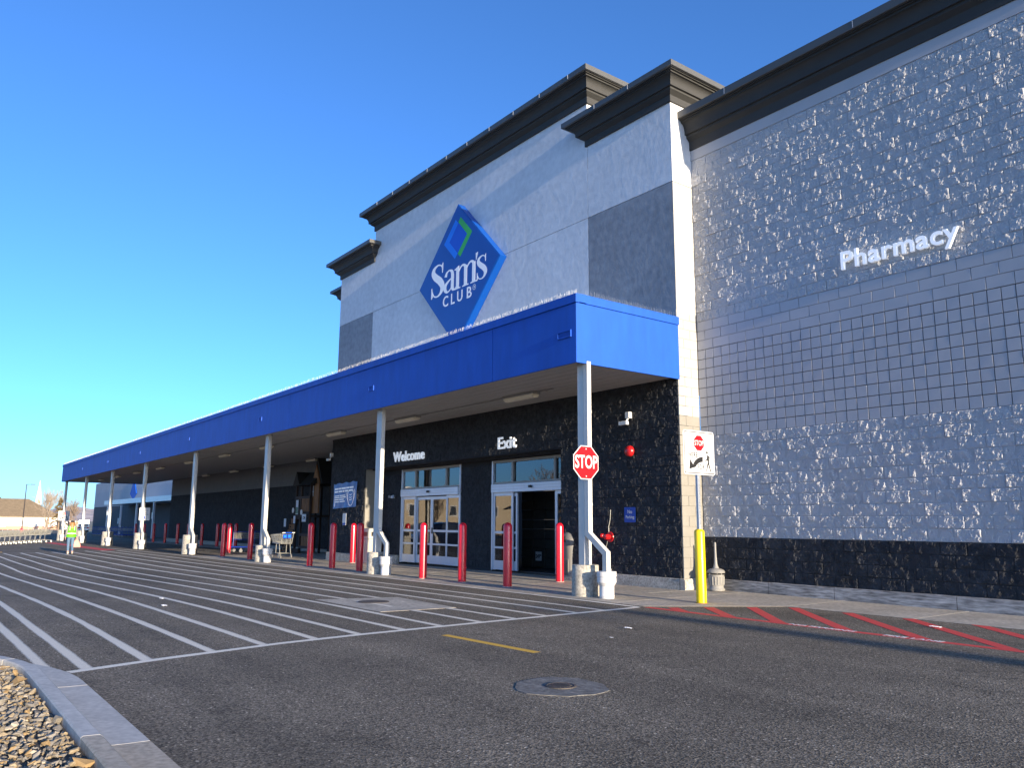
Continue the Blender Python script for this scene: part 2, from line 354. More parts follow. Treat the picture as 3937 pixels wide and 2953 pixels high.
def letters(parent, s, size, mats, extrude, bold=0., xs=1., space=1., height=None, width=None):
    """one mesh per letter in the parent's local XY plane; scaled to the given width and cap height"""
    me = text_mesh(s, size, extrude, bold, xs, space)
    bm = bmesh.new(); bm.from_mesh(me); bm.verts.ensure_lookup_table()
    seen = set(); isl = []
    for v in bm.verts:
        if v.index in seen: continue
        st = [v]; comp = []; seen.add(v.index)
        while st:
            a = st.pop(); comp.append(a.index)
            for e in a.link_edges:
                b = e.other_vert(a)
                if b.index not in seen: seen.add(b.index); st.append(b)
        isl.append(comp)
    co = np.array([v.co[:] for v in bm.verts])
    x0, x1 = co[:,0].min(), co[:,0].max(); sx = (width/(x1-x0)) if width else 1
    y0, y1 = co[:,1].min(), co[:,1].max(); sy = (height/(y1-y0)) if height else 1
    co[:,0] = (co[:,0]-(x0+x1)/2)*sx; co[:,1] = (co[:,1]-y0)*sy
    groups = []
    for c in sorted(isl, key=lambda c: co[c,0].min()):
        a, b = co[c,0].min(), co[c,0].max()
        for g in groups:
            if min(b, g[1])-max(a, g[0]) > .55*min(b-a, g[1]-g[0]): g[2] += c; g[0] = min(a, g[0]); g[1] = max(b, g[1]); break
        else: groups.append([a, b, list(c)])
    for a, b, idx in groups:
        ids = set(idx); mp = {}; mb = MB()
        for f in bm.faces:
            if f.verts[0].index in ids:
                fs = []
                for v in f.verts:
                    if v.index not in mp: mp[v.index] = len(mb.v); mb.v.append(tuple(co[v.index]))
                    fs.append(mp[v.index])
                mb.f.append(tuple(fs)); mb.m.append(0)
        c0 = ABS[parent]; 
        vs = np.array(mb.v); lo = vs.min(0); hi = vs.max(0); c = (lo+hi)/2
        m2 = bpy.data.meshes.new('letter'); m2.from_pydata((vs-c).tolist(), [], mb.f); m2.materials.append(MATS[mats]); m2.update()
        o = bpy.data.objects.new('letter', m2); C.objects.link(o); o.parent = parent; o.location = c; ABS[o] = Vector()
    bm.free(); bpy.data.meshes.remove(me)
def flat_poly(parent, name, poly, z, mat, th=.002):
    """thin plate in a sign's local XY plane"""
    mb = MB().prism(poly, 'z', z, z+th)
    vs = np.array(mb.v); me = bpy.data.meshes.new(name); me.from_pydata(vs.tolist(), [], mb.f); me.materials.append(MATS[mat])
    bm = bmesh.new(); bm.from_mesh(me); bmesh.ops.recalc_face_normals(bm, faces=bm.faces); bm.to_mesh(me); bm.free()
    o = bpy.data.objects.new(name, me); C.objects.link(o); o.parent = parent; ABS[o] = Vector(); return o
def rrect(w, h, r, n=5, cx=0, cy=0):
    out = []
    for sx, sy, a0 in ((1,1,0),(-1,1,90),(-1,-1,180),(1,-1,270)):
        for i in range(n+1):
            a = R(a0+90*i/n); out.append((cx+sx*(w/2-r)+r*math.cos(a), cy+sy*(h/2-r)+r*math.sin(a)))
    return out
def ngon(n, r, a0=0, cx=0, cy=0): return [(cx+r*math.cos(a0+2*math.pi*i/n), cy+r*math.sin(a0+2*math.pi*i/n)) for i in range(n)]

# ------------------------------------------------------------------ ground shape
def S(t): t = min(1., max(0., t)); return t*t*(3-2*t)
def G(x, y=20.): return -0.0043*max(0., -10.65-x) - .28*S((-12-x)/22)*S((10-y)/6.5)
def sheet(name, xs, ys, dz, mat, inside=None, kind='structure', parent=None):
    V = []; F = []; idx = {}
    for i, x in enumerate(xs):
        for j, y in enumerate(ys):
            idx[i, j] = len(V); V.append((x, y, G(x, y)+dz))
    for i in range(len(xs)-1):
        for j in range(len(ys)-1):
            if inside and not inside((xs[i]+xs[i+1])/2, (ys[j]+ys[j+1])/2): continue
            F.append((idx[i,j], idx[i+1,j], idx[i+1,j+1], idx[i,j+1]))
    o = fastmesh(name, np.array(V), np.array(F), mat, parent)
    if kind: o['kind'] = kind
    return o
xsf = [-150, -130, -115, -105, -95]+[-90+i for i in range(0, 101)]+[15, 25, 40, 60, 90]
xsf = sorted(xsf+[-10.65])
ysf = [-90, -60, -40, -25, -15, -10, -6, -3]+[-2+i*.75 for i in range(0, 29)]+[21, 24, 30, 40]
sheet('asphalt', xsf, ysf, 0, 'asphalt')
xg = [-6000, -3000, -1500, -800, -400, -250, -150]+[-90+i*5 for i in range(0, 21)]+[40, 100, 300, 900, 3000]
yg = [-3000, -900, -300, -100, -40, -12]+[-10+i*2.5 for i in range(0, 13)]+[40, 100, 300, 900, 2500, 6000]
V = []; F = []
for x in xg:
    for y in yg: V.append((x, y, (G(x, y) if x > -400 else G(-400, y))-.12))
ny = len(yg)
for i in range(len(xg)-1):
    for j in range(ny-1): F.append((i*ny+j, (i+1)*ny+j, (i+1)*ny+j+1, i*ny+j+1))
fastmesh('ground', np.array(V), np.array(F), 'dry_grass')['kind'] = 'structure'
# distant hills: an uneven ridge far beyond the church
V = []; F = []
hn = 90
for i in range(hn):
    a = R(60+70*i/(hn-1)); dist = 3600
    hgt = 46+10*math.sin(i*.35)+9*math.sin(i*.93+1)+5*math.sin(i*2.1)
    for k, (dd, hh) in enumerate(((2300, -4), (2700, .35*hgt), (3200, .55*hgt+4*math.sin(i*.7)), (dist, hgt), (4300, .5*hgt), (4800, -5))):
        V.append((-dd*math.sin(a), dd*math.cos(a), hh))
for i in range(hn-1):
    for k in range(5): F.append((i*6+k, (i+1)*6+k, (i+1)*6+k+1, i*6+k+1))
fastmesh('hills', np.array(V), np.array(F), 'hill')['kind'] = 'structure'

def strip(name, pts, width, mat, dz=.004, step=1.0, taper=False, parent=None):
    """painted line following the ground; UV v runs -1..1 across"""
    P = []
    for a, b in zip(pts[:-1], pts[1:]):
        n = max(1, int(math.hypot(b[0]-a[0], b[1]-a[1])/step))
        P += [(a[0]+(b[0]-a[0])*i/n, a[1]+(b[1]-a[1])*i/n) for i in range(n)]
    P.append(pts[-1])
    V = []; UV = []; F = []; L = 0
    for i, p in enumerate(P):
        a, b = P[max(0, i-1)], P[min(len(P)-1, i+1)]
        t = Vector((b[0]-a[0], b[1]-a[1])).normalized(); nrm = Vector((-t.y, t.x))
        if i: L += math.hypot(p[0]-P[i-1][0], p[1]-P[i-1][1])
        for s in (-1, 1):
            q = (p[0]+nrm.x*s*width/2, p[1]+nrm.y*s*width/2); V.append((q[0], q[1], G(*q)+dz)); UV.append((L, s))
    for i in range(len(P)-1): F.append((2*i, 2*i+2, 2*i+3, 2*i+1))
    o = fastmesh(name, np.array(V), np.array(F), mat, parent)
    me = o.data; uvl = me.uv_layers.new(name='UVMap')
    for l in me.loops: uvl.data[l.index].uv = UV[l.vertex_index]
    if me.polygons[0].normal.z < 0: me.flip_normals()
    o['kind'] = 'structure'
    return o
def xend(y):
    t = [(1.35, -8.66), (2.32, -8.97), (3.68, -9.30), (4.83, -9.45), (6.81, -9.6), (10.15, -9.8)]
    if y <= t[0][0]: return t[0][1]
    for a, b in zip(t[:-1], t[1:]):
        if y <= b[0]: return a[1]+(b[1]-a[1])*(y-a[0])/(b[0]-a[0])
    return t[-1][1]
for y in (1.25, 1.57, 2.15, 2.85, 3.48, 4.15, 4.77, 5.44, 6.05, 6.75, 7.4, 8.02, 8.68, 9.3):
    xa = xend(y)-.05 if y > 1.3 else -8.95
    y2 = y-.12 if y < 2 else y
    n = 12; xl = -47.4-1.35*(8.84-y)
    wob = [(xa+(xl-xa)*i/n, y+(y2-y)*i/n+.03*math.sin(i*1.3+y*3)*(i > 0)) for i in range(n+1)]
    strip('crosswalk_stripe', wob, .26, 'paint_white', dz=.0025)
strip('crosswalk_end_line', [(xend(y), y) for y in (1.40, 2.32, 3.68, 4.83, 6.81, 10.1)], .18, 'paint_white_fresh', dz=.0032)
strip('crosswalk_edge_line', [(-9.8, 10.12), (-11.9, 10.18), (-15, 10.22), (-22, 10.2), (-30, 10.16), (-40, 10.1), (-47.2, 9.9), (-51, 9.6)], .17, 'paint_white_fresh', dz=.004)
strip('crosswalk_end_line', [(-47.4, 8.9), (-50, 6.46), (-53.5, 4.4), (-58, 1.5)], .16, 'paint_white', dz=.009)
strip('cart_bay_line', [(-71.9, 4.0), (-68.2, 9.5)], .16, 'paint_white', dz=.006)
strip('lane_dash', [(-8.82, 5.62), (-7.07, 5.71)], .12, 'paint_yellow', dz=.0015)
strip('lane_dash', [(-54.2, 4.75), (-55.9, 4.85)], .12, 'paint_yellow', dz=.0015)
# red fire-lane hatching
strip('fire_lane_line', [(-9.72, 10.24), (-8, 10.23), (-1.5, 10.24)], .17, 'paint_red', dz=.0015)
for a, b in (((-9.42,10.55),(-8.9,10.22)), ((-9.12,11.1),(-7.98,10.22)), ((-8.7,11.72),(-7.12,10.23)), ((-8.26,12.27),(-6.1,10.26)), ((-7.3,12.3),(-5.06,10.25)), ((-6.33,12.33),(-4.1,10.28)), ((-5.38,12.42),(-3.1,10.28)), ((-4.4,12.5),(-2.1,10.28))):
    strip('fire_lane_hatch', [a, b], .20, 'paint_red', dz=.0025)
strip('fire_lane_zone', [(-69.5, 9.05), (-47.5, 9.05)], .7, 'paint_red', dz=.005)
lettering = thing('fire_lane_lettering', 'white stencilled words NO PARKING FIRE LANE on the red line', 'lettering', (-6.0, 10.24, .0035))
text_obj('stencil_text', lettering, 'NO PARKING', .15, 'paper', (-.47, 0, .001), (0,0,0), .0003, .004, 1.05, 1.05)
text_obj('stencil_text', lettering, 'FIRE LANE', .15, 'paper', (.78, 0, .001), (0,0,0), .0003, .004, 1.05, 1.05)

M('collar', (.17, .16, .14), .9, .35, 6, .5, 60, .006, vs2=20)
# concrete utility pad in the crosswalk, valve cover collar in the lane
def irregular(name, poly, z0, z1, mat, kind='structure', parent=None):
    o = MB().prism(poly, 'z', z0, z1).build(name, mat, parent)
    if kind: o['kind'] = kind
    return o
pp = [(-14.25,6.25),(-11.62,6.2),(-11.5,7.55),(-13.8,7.72)]
pad = MB().add([(x, y, G(x, y)-.1) for x, y in pp]+[(x, y, G(x, y)+.0035) for x, y in pp], [(3,2,1,0),(4,5,6,7)]+[(i,(i+1)%4,4+(i+1)%4,4+i) for i in range(4)]).build('concrete_pad', 'concrete'); pad['kind'] = 'structure'
MB().lathe([(.28, 0), (.28, .006), (.24, .008), (0, .008)], -13.2, 6.9, 20, cz=G(-13.2, 6.9)+.004).build('pad_cover', 'iron', pad)
pts = []
for i in range(22):
    a = 2*math.pi*i/22; rr = .40*(1+.05*math.sin(3*a+.4)+.05*random.uniform(-1, 1)); pts.append((-5.52+rr*math.cos(a)*1.05, 4.72+rr*math.sin(a)))
collar = irregular('valve_collar', pts, -.02, .005, 'collar')
vc = thing('valve_cover', 'small round cast iron valve cover in a patched concrete collar', 'manhole cover', (-5.52, 4.72, .005))
MB().lathe([(.135, 0), (.135, .007), (.118, .009), (.112, .003), (0, .003)], -5.52, 4.72, 28, cz=.005).build('ring', 'iron', vc, smooth=False)
lid = MB().lathe([(.106, .002), (.106, .006), (0, .006)], -5.52, 4.72, 24, cz=.006).build('lid', 'iron', vc)
for k in range(-2, 3):
    hw = math.sqrt(.09**2-(k*.03)**2)
    MB().box(-5.52-hw, -5.52+hw, 4.72+k*.03-.006, 4.72+k*.03+.006, .0122, .0152).build('rib', 'iron', lid)

# ------------------------------------------------------------------ island with kerb, gutter and gravel
def kerb_path(off, s):
    """point on the island's edge, s metres from the near end; off = distance outwards (towards the road)"""
    x0, xc, yb, Rc = 3.0, -8.15, 0.99, 2.6
    L = x0-xc
    if s < L: return (x0-s, yb+off)
    a = (s-L)/Rc
    return (xc-(Rc+off)*math.sin(a), yb-Rc+(Rc+off)*math.cos(a))
LN = 3.0+8.15
island = link('gravel_island', None, (-5, 0, 0)); island['kind'] = 'structure'
def sweep(name, prof, s0, s1, mat, n=10):
    V = []; F = []; k = len(prof)
    n = max(2, int((s1-s0)/.18))
    for i in range(n+1):
        s = s0+(s1-s0)*i/n
        for off, z in prof:
            x, y = kerb_path(off, s); V.append((x, y, z))
    for i in range(n):
        for t in range(k): F.append((i*k+t, i*k+(t+1)%k, (i+1)*k+(t+1)%k, (i+1)*k+t))
    mb = MB(); mb.add(V, F+[tuple(range(k-1, -1, -1)), tuple(n*k+t for t in range(k))])
    return smooth_by_angle(mb.build(name, mat, island), 30)
kp = [(0, -.15), (0, .125), (.012, .135), (.105, .132), (.125, .115), (.155, .004), (.155, -.15)]
gp = [(.158, -.15), (.158, .016), (.30, .010), (.44, .008), (.44, -.15)]
cuts = [0, 2.4, 5.4, 8.53, 11.9, 13.0, 15.0, 17.2]
for a, b in zip(cuts[:-1], cuts[1:]):
    mt = 'concrete_old' if b < 8.6 else 'concrete_new'
    sweep('kerb_stone', kp, a+.006, b-.006, mt)
cuts = [0, 2.6, 5.6, 8.72, 10.9, 12.35, 15.0, 17.2]
for a, b in zip(cuts[:-1], cuts[1:]):
    sweep('gutter_pan', gp, a+.006, b-.006, 'concrete_old' if b < 8.8 else 'concrete_new')
poly = [kerb_path(-.005, s) for s in np.linspace(0, 17.2, 60)]
poly += [(kerb_path(0, 17.2)[0], -6), (3, -6)]
MB().prism(poly, 'z', -.1, .075).build('planting_soil', 'soil', island)['kind'] = 'stuff'
# loose angular stones: one mass
def stones(n, region, size, mats):
    base = []
    for k in range(10):
        p = rng.normal(size=(9, 3)); p /= np.linalg.norm(p, axis=1)[:, None]; p *= rng.uniform(.75, 1.15, size=(9, 1))
        bm = bmesh.new()
        for q in p: bm.verts.new(q)
        bmesh.ops.convex_hull(bm, input=bm.verts); bmesh.ops.triangulate(bm, faces=bm.faces)
        lv = [v for v in bm.verts if not v.link_faces]; bmesh.ops.delete(bm, geom=lv, context='VERTS')
        bm.verts.index_update(); bmesh.ops.recalc_face_normals(bm, faces=bm.faces)
        base.append((np.array([v.co[:] for v in bm.verts]), np.array([[v.index for v in f.verts] for f in bm.faces]))); bm.free()
    VV = []; FF = []; MI = []; k = 0
    for i in range(n):
        x, y = region()
        if x is None: continue
        v, f = base[rng.integers(10)]
        s = size*rng.lognormal(0, .35); sc = s*np.array([rng.uniform(.8, 1.5), rng.uniform(.7, 1.1), rng.uniform(.4, .7)])
        a = rng.uniform(0, 6.28); t = rng.normal(0, .35); t2 = rng.normal(0, .35)
        q = v*sc
        q = q@np.array([[1,0,0],[0,math.cos(t),-math.sin(t)],[0,math.sin(t),math.cos(t)]])@np.array([[math.cos(t2),0,math.sin(t2)],[0,1,0],[-math.sin(t2),0,math.cos(t2)]])
        q = q@np.array([[math.cos(a),-math.sin(a),0],[math.sin(a),math.cos(a),0],[0,0,1]])
        q += np.array([x, y, .075+sc[2]*.45+abs(rng.normal(0, .008))])
        VV.append(q); FF.append(f+k); k += len(q); MI += [rng.integers(len(mats))]*len(f)
    o = fastmesh('gravel', np.vstack(VV), np.vstack(FF), mats, island)
    o.data.polygons.foreach_set('material_index', np.array(MI, dtype=np.int32)); o['kind'] = 'stuff'; return o
M('stone_tan', (.30, .235, .145), .8, .25, 30, .3, 150, .003); M('stone_grey', (.22, .195, .155), .85, .25, 30, .3, 150, .003); M('stone_ochre', (.30, .20, .09), .8, .2, 30, .2, 150, .003); M('stone_pale', (.38, .33, .25), .8, .15, 30, .2, 150, .003)
def reg():
    s = rng.uniform(3.5, 15.5); dd = abs(rng.normal(0, .9)) if rng.random() < .5 else rng.uniform(0, 1.9)
    x, y = kerb_path(-.03-dd, s)
    return x, y
stones(15000, reg, .021, ['stone_tan', 'stone_grey', 'stone_grey', 'stone_tan', 'stone_ochre', 'stone_grey', 'stone_pale'])

# ------------------------------------------------------------------ sidewalk slabs
M('sealant', (.46, .42, .34), .8, .15, 6)
walk = link('sidewalk', None, (-15, 12, 0)); walk['kind'] = 'structure'
def slab(poly, mat='concrete', top=.003, name='slab'):
    cx = sum(p[0] for p in poly)/len(poly); cy = sum(p[1] for p in poly)/len(poly); g = .006
    q = [(x+(g if x < cx else -g), y+(g if y < cy else -g)) for x, y in poly]; n = len(q)
    mb = MB(); jit = random.uniform(-.0003, .0003)
    mb.add([(x, y, G(x, y)-.1) for x, y in q]+[(x, y, G(x, y)+top+jit) for x, y in q],
           [tuple(range(n-1, -1, -1)), tuple(range(n, 2*n))]+[(i, (i+1)%n, n+(i+1)%n, n+i) for i in range(n)])
    o_ = mb.build(name, mat, walk)
    x1_ = max(p[0] for p in poly)
    ya = min(p[1] for p in poly if p[0] > x1_-.02); yb_ = max(p[1] for p in poly if p[0] > x1_-.02)
    if yb_-ya > .3: MB().box(x1_-.011, x1_+.011, ya, yb_, G(x1_)-.05, G(x1_)+top+.0012).build('joint_sealant', 'sealant', walk)
    return o_
jx = [-8.46-2.19*i for i in range(0, 14)]
jr = [-8.46+2.19*i for i in range(0, 6)]
for a, b in zip(jr[:-1], jr[1:]): slab([(a,12.37),(b,12.37),(b,14.19),(a,14.19)])
slab([(-10.65,12.37),(-8.46,12.37),(-8.46,14.19),(-10.65,14.19)])
slab([(-11.70,12.37),(-10.65,12.37),(-10.65,14.19),(-11.70,14.19)])
slab([(-10.65,10.3),(-9.86,10.3),(-8.46,12.36),(-10.65,12.36)])
bx = [-10.65-2.19*i for i in range(0, 13)]
for a, b in zip(bx[1:], bx[:-1]):
    slab([(a,10.3),(b,10.3),(b,12.36),(a,12.36)])
ax_ = [-11.7, -13.8, -15.9, -18.1, -20.3, -22.5, -24.7, -27.0, -29.98]
for b, a in zip(ax_[:-1], ax_[1:]):
    slab([(a,12.37),(b,12.37),(b,(14.34 if -27.1 < a and b < -15.8 else 13.5)),(a,(14.34 if -27.1 < a and b < -15.8 else 13.5))])
for a, b in zip([-36.93, -34.6, -32.3], [-34.6, -32.3, -29.98]):
    for y0, y1 in ((12.37, 14.8), (14.8, 17.2)): slab([(a,y0),(b,y0),(b,y1),(a,y1)])
x = -36.93
while x > -68:
    slab([(x-2.3,15.0),(x,15.0),(x,17.2),(x-2.3,17.2)]); x -= 2.3

# ------------------------------------------------------------------ masonry
CH, BL, JT = .2228, .4456, .008
def vnoise(x, y, seed):
    r_ = np.random.default_rng(seed); T = r_.uniform(-1, 1, size=(64, 64))
    xi = np.floor(x).astype(int); yi = np.floor(y).astype(int); fx = x-xi; fy = y-yi
    fx = fx*fx*(3-2*fx); fy = fy*fy*(3-2*fy)
    a = T[xi%64, yi%64]; b = T[(xi+1)%64, yi%64]; c = T[xi%64, (yi+1)%64]; e = T[(xi+1)%64, (yi+1)%64]
    return (a*(1-fx)+b*fx)*(1-fy)+(c*(1-fx)+e*fx)*fy
def rough_block(L, seed):
    """split-face block: flat fractured facets broken by steep scarps; sides run back to the mortar"""
    nx = max(8, int(34*L/BL)); nz = 16; x = np.linspace(0, L-JT, nx+1); z = np.linspace(0, CH-JT, nz+1)
    X, Z = np.meshgrid(x, z, indexing='ij')
    o = seed*3.7
    q = .50*vnoise(X*10+o, Z*8+o, seed)+.42*vnoise(X*25+o, Z*16+o, seed+50)+.26*vnoise(X*55+o, Z*38+o, seed+90)
    lv = q*2.2; fl = np.floor(lv); fr = lv-fl; fr = np.clip((fr-.36)/.28, 0, 1); fr = fr*fr*(3-2*fr)
    h = (fl+fr)/2.2*.62+q*.28+.10*vnoise(X*60+o, Z*44, seed+130)+.05*vnoise(X*110, Z*90, seed+170)
    rr = np.random.default_rng(seed+500)
    h += rr.uniform(-.42, .38)+rr.uniform(-.4, .4)*(X/L-.5)
    depth = .013+.021*h
    ex = np.minimum(X, (L-JT)-X); ez = np.minimum(Z, (CH-JT)-Z); e = np.minimum(ex, ez)
    w_ = np.clip(e/.012, 0, 1)
    depth = np.clip(depth, -.002, .045); depth = depth*(.55+.45*w_)
    V = np.stack([X, -depth, Z], -1).reshape(-1, 3); nzp = nz+1
    idx = np.arange((nx+1)*nzp).reshape(nx+1, nzp)
    Q = np.stack([idx[:-1,:-1], idx[1:,:-1], idx[1:,1:], idx[:-1,1:]], -1).reshape(-1, 4)
    ring = list(idx[:,0])+list(idx[-1,1:])+list(idx[-2::-1,-1])+list(idx[0,-2:0:-1])
    back = V[ring].copy(); back[:,1] = .03; n0 = len(V); V = np.vstack([V, back]); m = len(ring)
    Q2 = np.array([[ring[i], n0+i, n0+(i+1)%m, ring[(i+1)%m]] for i in range(m)])
    return V, np.vstack([Q, Q2])
def flat_block(L, H, seed, b=.004, jt=JT):
    w0, h0 = L-jt, H-jt; r_ = np.random.default_rng(seed); t = r_.uniform(-.0016, .0016, 4)
    V = [(0,.03,0),(w0,.03,0),(w0,.03,h0),(0,.03,h0),(0,b,0),(w0,b,0),(w0,b,h0),(0,b,h0),(b,t[0],b),(w0-b,t[1],b),(w0-b,t[2],h0-b),(b,t[3],h0-b)]
    Q = [(8,9,10,11)]+[(4+i,4+(i+1)%4,8+(i+1)%4,8+i) for i in range(4)]+[(i,(i+1)%4,4+(i+1)%4,4+i) for i in range(4)]
    return np.array(V, float), np.array(Q)
GEO = {}
def geo(kind, L, k):
    key = (kind, round(L, 3), k)
    if key not in GEO:
        if kind == 'rough': GEO[key] = rough_block(L, 10+k+int(L*100))
        elif kind == 'scored': GEO[key] = flat_block(L, CH, 300+k, .003, .015)
        else: GEO[key] = flat_block(L, CH, 200+k, .004, JT)
    return GEO[key]
MESH = {}
def lay(parent, items, limit=300):
    """items: (part_name, kind, x, y, z, L, material, facing); nearest ones become parts, the rest one mass"""
    byname = {}
    for it in items: byname.setdefault(it[0], []).append(it)
    for nm, its in byname.items():
        its.sort(key=lambda t: (t[2]+.2)**2+t[3]**2+(t[4]-1.4)**2)
        for it in its[:limit]:
            _, kind, x, y, z, L, mat, face = it
            k = random.randrange(14); key = (kind, round(L, 3), k, mat)
            if key not in MESH:
                V, Q = geo(kind, L, k); me = bpy.data.meshes.new(nm)
                me.from_pydata(V.tolist(), [], Q.tolist()); me.materials.append(MATS[mat]); me.update()
                MESH[key] = me
            o = link(nm, MESH[key], (x, y, z), parent)
            if face == 'X': o.rotation_euler.z = R(90)
        rest = {}
        for it in its[limit:]: rest.setdefault(it[6], []).append(it)
        for mat, rs in rest.items():
            VV = []; QQ = []; n = 0
            for _, kind, x, y, z, L, _, face in rs:
                V, Q = geo(kind, L, random.randrange(14))
                if face == 'X': V = np.stack([-V[:,1], V[:,0], V[:,2]], -1)
                VV.append(V+np.array([x, y, z])); QQ.append(Q+n); n += len(V)
            o = fastmesh(nm+'_masonry', np.vstack(VV), np.vstack(QQ), mat, parent, tuple(rs[0][2:5])); o['kind'] = 'stuff'
def courses(name, kind, x0, x1, y, z0, n, mat, L=BL, bond=True, face='Y', start=0):
    out = []
    for c in range(n):
        off = (L/2 if (c+start) % 2 else 0) if bond else 0
        x = x0; first = True
        while x < x1-.03:
            l = min(L-off if first and off else L, x1-x); first = False
            if l > .06:
                if l < L-.01 and kind == 'rough': l = round(l/.05)*.05 if l > .1 else l
                out.append((name, kind, x, y, z0+c*CH, min(l, x1-x), mat, face) if face == 'Y' else (name, kind, y, x, z0+c*CH, min(l, x1-x), mat, face))
            x += l
    return out
def sweep_cornice(name, path, prof, mat, parent, side=1):
    """mitred moulding along a plan polyline; prof = (offset outwards, z)"""
    n = len(path); V = []; F = []; k = len(prof)
    for i, p in enumerate(path):
        p = Vector(p)
        t0 = (p-Vector(path[i-1])).normalized() if i else None
        t1 = (Vector(path[i+1])-p).normalized() if i < n-1 else None
        if t0 is None: t0 = t1
        if t1 is None: t1 = t0
        n0 = Vector((t0.y, -t0.x))*side; n1 = Vector((t1.y, -t1.x))*side
        m = (n0+n1); m = m/(m.length_squared/2) if m.length > 1e-6 else n0
        for o, z in prof: V.append((p.x+m.x*o, p.y+m.y*o, z))
    for i in range(n-1):
        for t in range(k): F.append((i*k+t, i*k+(t+1)%k, (i+1)*k+(t+1)%k, (i+1)*k+t))
    F += [tuple(range(k-1, -1, -1)), tuple((n-1)*k+t for t in range(k))]
    return smooth_by_angle(MB().add(V, F).build(name, mat, parent), 28)
def cornice(parent, path, ztop, o, h, side=1):
    s = o/.5; v = h/.76
    cove = [(.37*s, ztop-.215*v)]
    for i in range(1, 8):
        a = R(90*i/8); cove.append(((.37-.145*math.sin(a))*s, ztop-(.215+.21*(1-math.cos(a)))*v))
    prof = [(-.02, ztop-.02*v), (.42*s, ztop-.02*v), (.42*s, ztop-.175*v), (.37*s, ztop-.175*v)]+cove+[(.225*s, ztop-.45*v), (.17*s, ztop-.45*v), (.165*s, ztop-.50*v), (.06*s, ztop-.575*v), (.05, ztop-.585*v), (.05, ztop-h), (-.02, ztop-h)]
    sweep_cornice('cornice', path, prof, 'cornice', parent, side)
    cap = [(-.3, ztop+.004), (.5*s, ztop), (.5*s, ztop-.145*v), (.49*s, ztop-.15*v), (.43*s, ztop-.15*v), (.43*s, ztop-.014*v), (-.3, ztop-.012*v)]
    sweep_cornice('cornice_cap', path, cap, 'cornice_cap', parent, side)
def cap_seams(parent, xs, yf, ztop, h):
    for x in xs: MB().box(x-.004, x+.004, yf-.004, yf+.006, ztop-h, ztop-.004).build('cap_seam', 'aluminium', parent)

# --- pharmacy wing (right)
ph = thing('pharmacy_wing', 'blue grey block wing with rough and scored masonry bands and dark base', 'building', (-7.7, 14.3, 0))
MB().box(-11.786, -3.6, 14.293, 24, -.1, 1.118).build('base_wall', 'mortar_dark', ph)
MB().box(-11.786, -3.6, 14.2925, 24, 1.118, 3.345).build('wall', 'mortar_grey', ph); MB().box(-11.786, -3.6, 14.308, 24, 3.346, 6.02).build('scored_wall_backing', 'mortar_groove', ph); MB().box(-11.786, -3.6, 14.2925, 24, 6.021, 10.5).build('wall', 'mortar_grey', ph)
MB().box(-11.783, -3.605, 14.268, 14.291, 10.03, 10.3).build('smooth_coping', 'block_smooth', ph)
it = courses('split_face_block', 'rough', -11.78, -3.6, 14.295, .23, 4, 'block_dark')
it += courses('split_face_block', 'rough', -11.78, -3.6, 14.295, 1.121, 10, 'block_grey')
it += courses('split_face_block', 'rough', -11.78, -3.6, 14.295, 6.024, 18, 'block_grey', start=1)
it += courses('scored_block', 'scored', -11.78, -3.6, 14.285, 3.349, 9, 'block_smooth', L=CH, bond=False)
it += courses('smooth_block', 'flat', -11.78, -3.6, 14.285, 5.355, 3, 'block_smooth')
lay(ph, it)
cornice(ph, [(-11.784, 14.29), (-3.6, 14.29), (-3.6, 24)], 11.18, .45, .89)
cap_seams(ph, (-10.4, -7.3, -4.5), 13.842, 11.18, .16)
MB().box(-11.7, -4.0, 14.4, 23.9, 10.5, 10.9).build('roof', 'concrete', ph)
for a, b in ((-11.69, -10.11), (-10.11, -8.66), (-8.66, -6.44), (-6.44, -4.2), (-4.2, -3.5)):
    smooth_by_angle(MB().prism([(14.185,-.1),(14.195,.205),(14.215,.23),(14.33,.232),(14.33,-.1)], 'x', a+.005, b-.005).build('foundation_kerb', 'concrete_kerb', ph), 60)

# --- entrance tower (centre)
en = thing('entrance_tower', 'tall grey stucco entrance block over dark masonry, with stepped dark cornices', 'building', (-20.8, 13.6, 0))
YT, XT = 13.6, -11.79
MB().box(-29.98, XT-.004, 13.603, 13.9, 3.33, 4.75).build('head_wall', 'mortar_dark', en)
MB().box(-29.98, -27.06, 13.603, 17.4, -.1, 3.33).build('left_wall', 'mortar_dark', en)
MB().box(-27.06, -27.02, 13.64, 14.36, -.1, 3.33).build('reveal', 'block_mid', en)
MB().box(-15.86, XT-.06, 13.603, 17.4, -.1, 3.33).build('right_wall', 'mortar_dark', en)
MB().box(-27.02, -15.86, 13.9, 14.9, 3.29, 3.45).build('alcove_ceiling', 'block_dark', en)
MB().box(-27.02, -25.62, 14.358, 14.7, -.1, 3.29).build('recess_wall', 'mortar_dark', en)
MB().box(-21.68, -20.0, 14.358, 14.7, -.1, 3.29).build('recess_wall', 'mortar_dark', en)
it = courses('split_face_block', 'rough', -29.98, XT-.015, 13.605, .23+14*CH, 6, 'block_dark', start=1)
it += courses('split_face_block', 'rough', -29.98, -27.02, 13.605, .23, 14, 'block_dark')
it += courses('split_face_block', 'rough', -15.86, XT-.015, 13.605, .23, 14, 'block_dark')
it += courses('split_face_block', 'rough', -27.02, -25.62, 14.36, .23, 13, 'block_dark')
it += courses('split_face_block', 'rough', -21.68, -20.0, 14.36, .05, 14, 'block_dark')
lay(en, it)
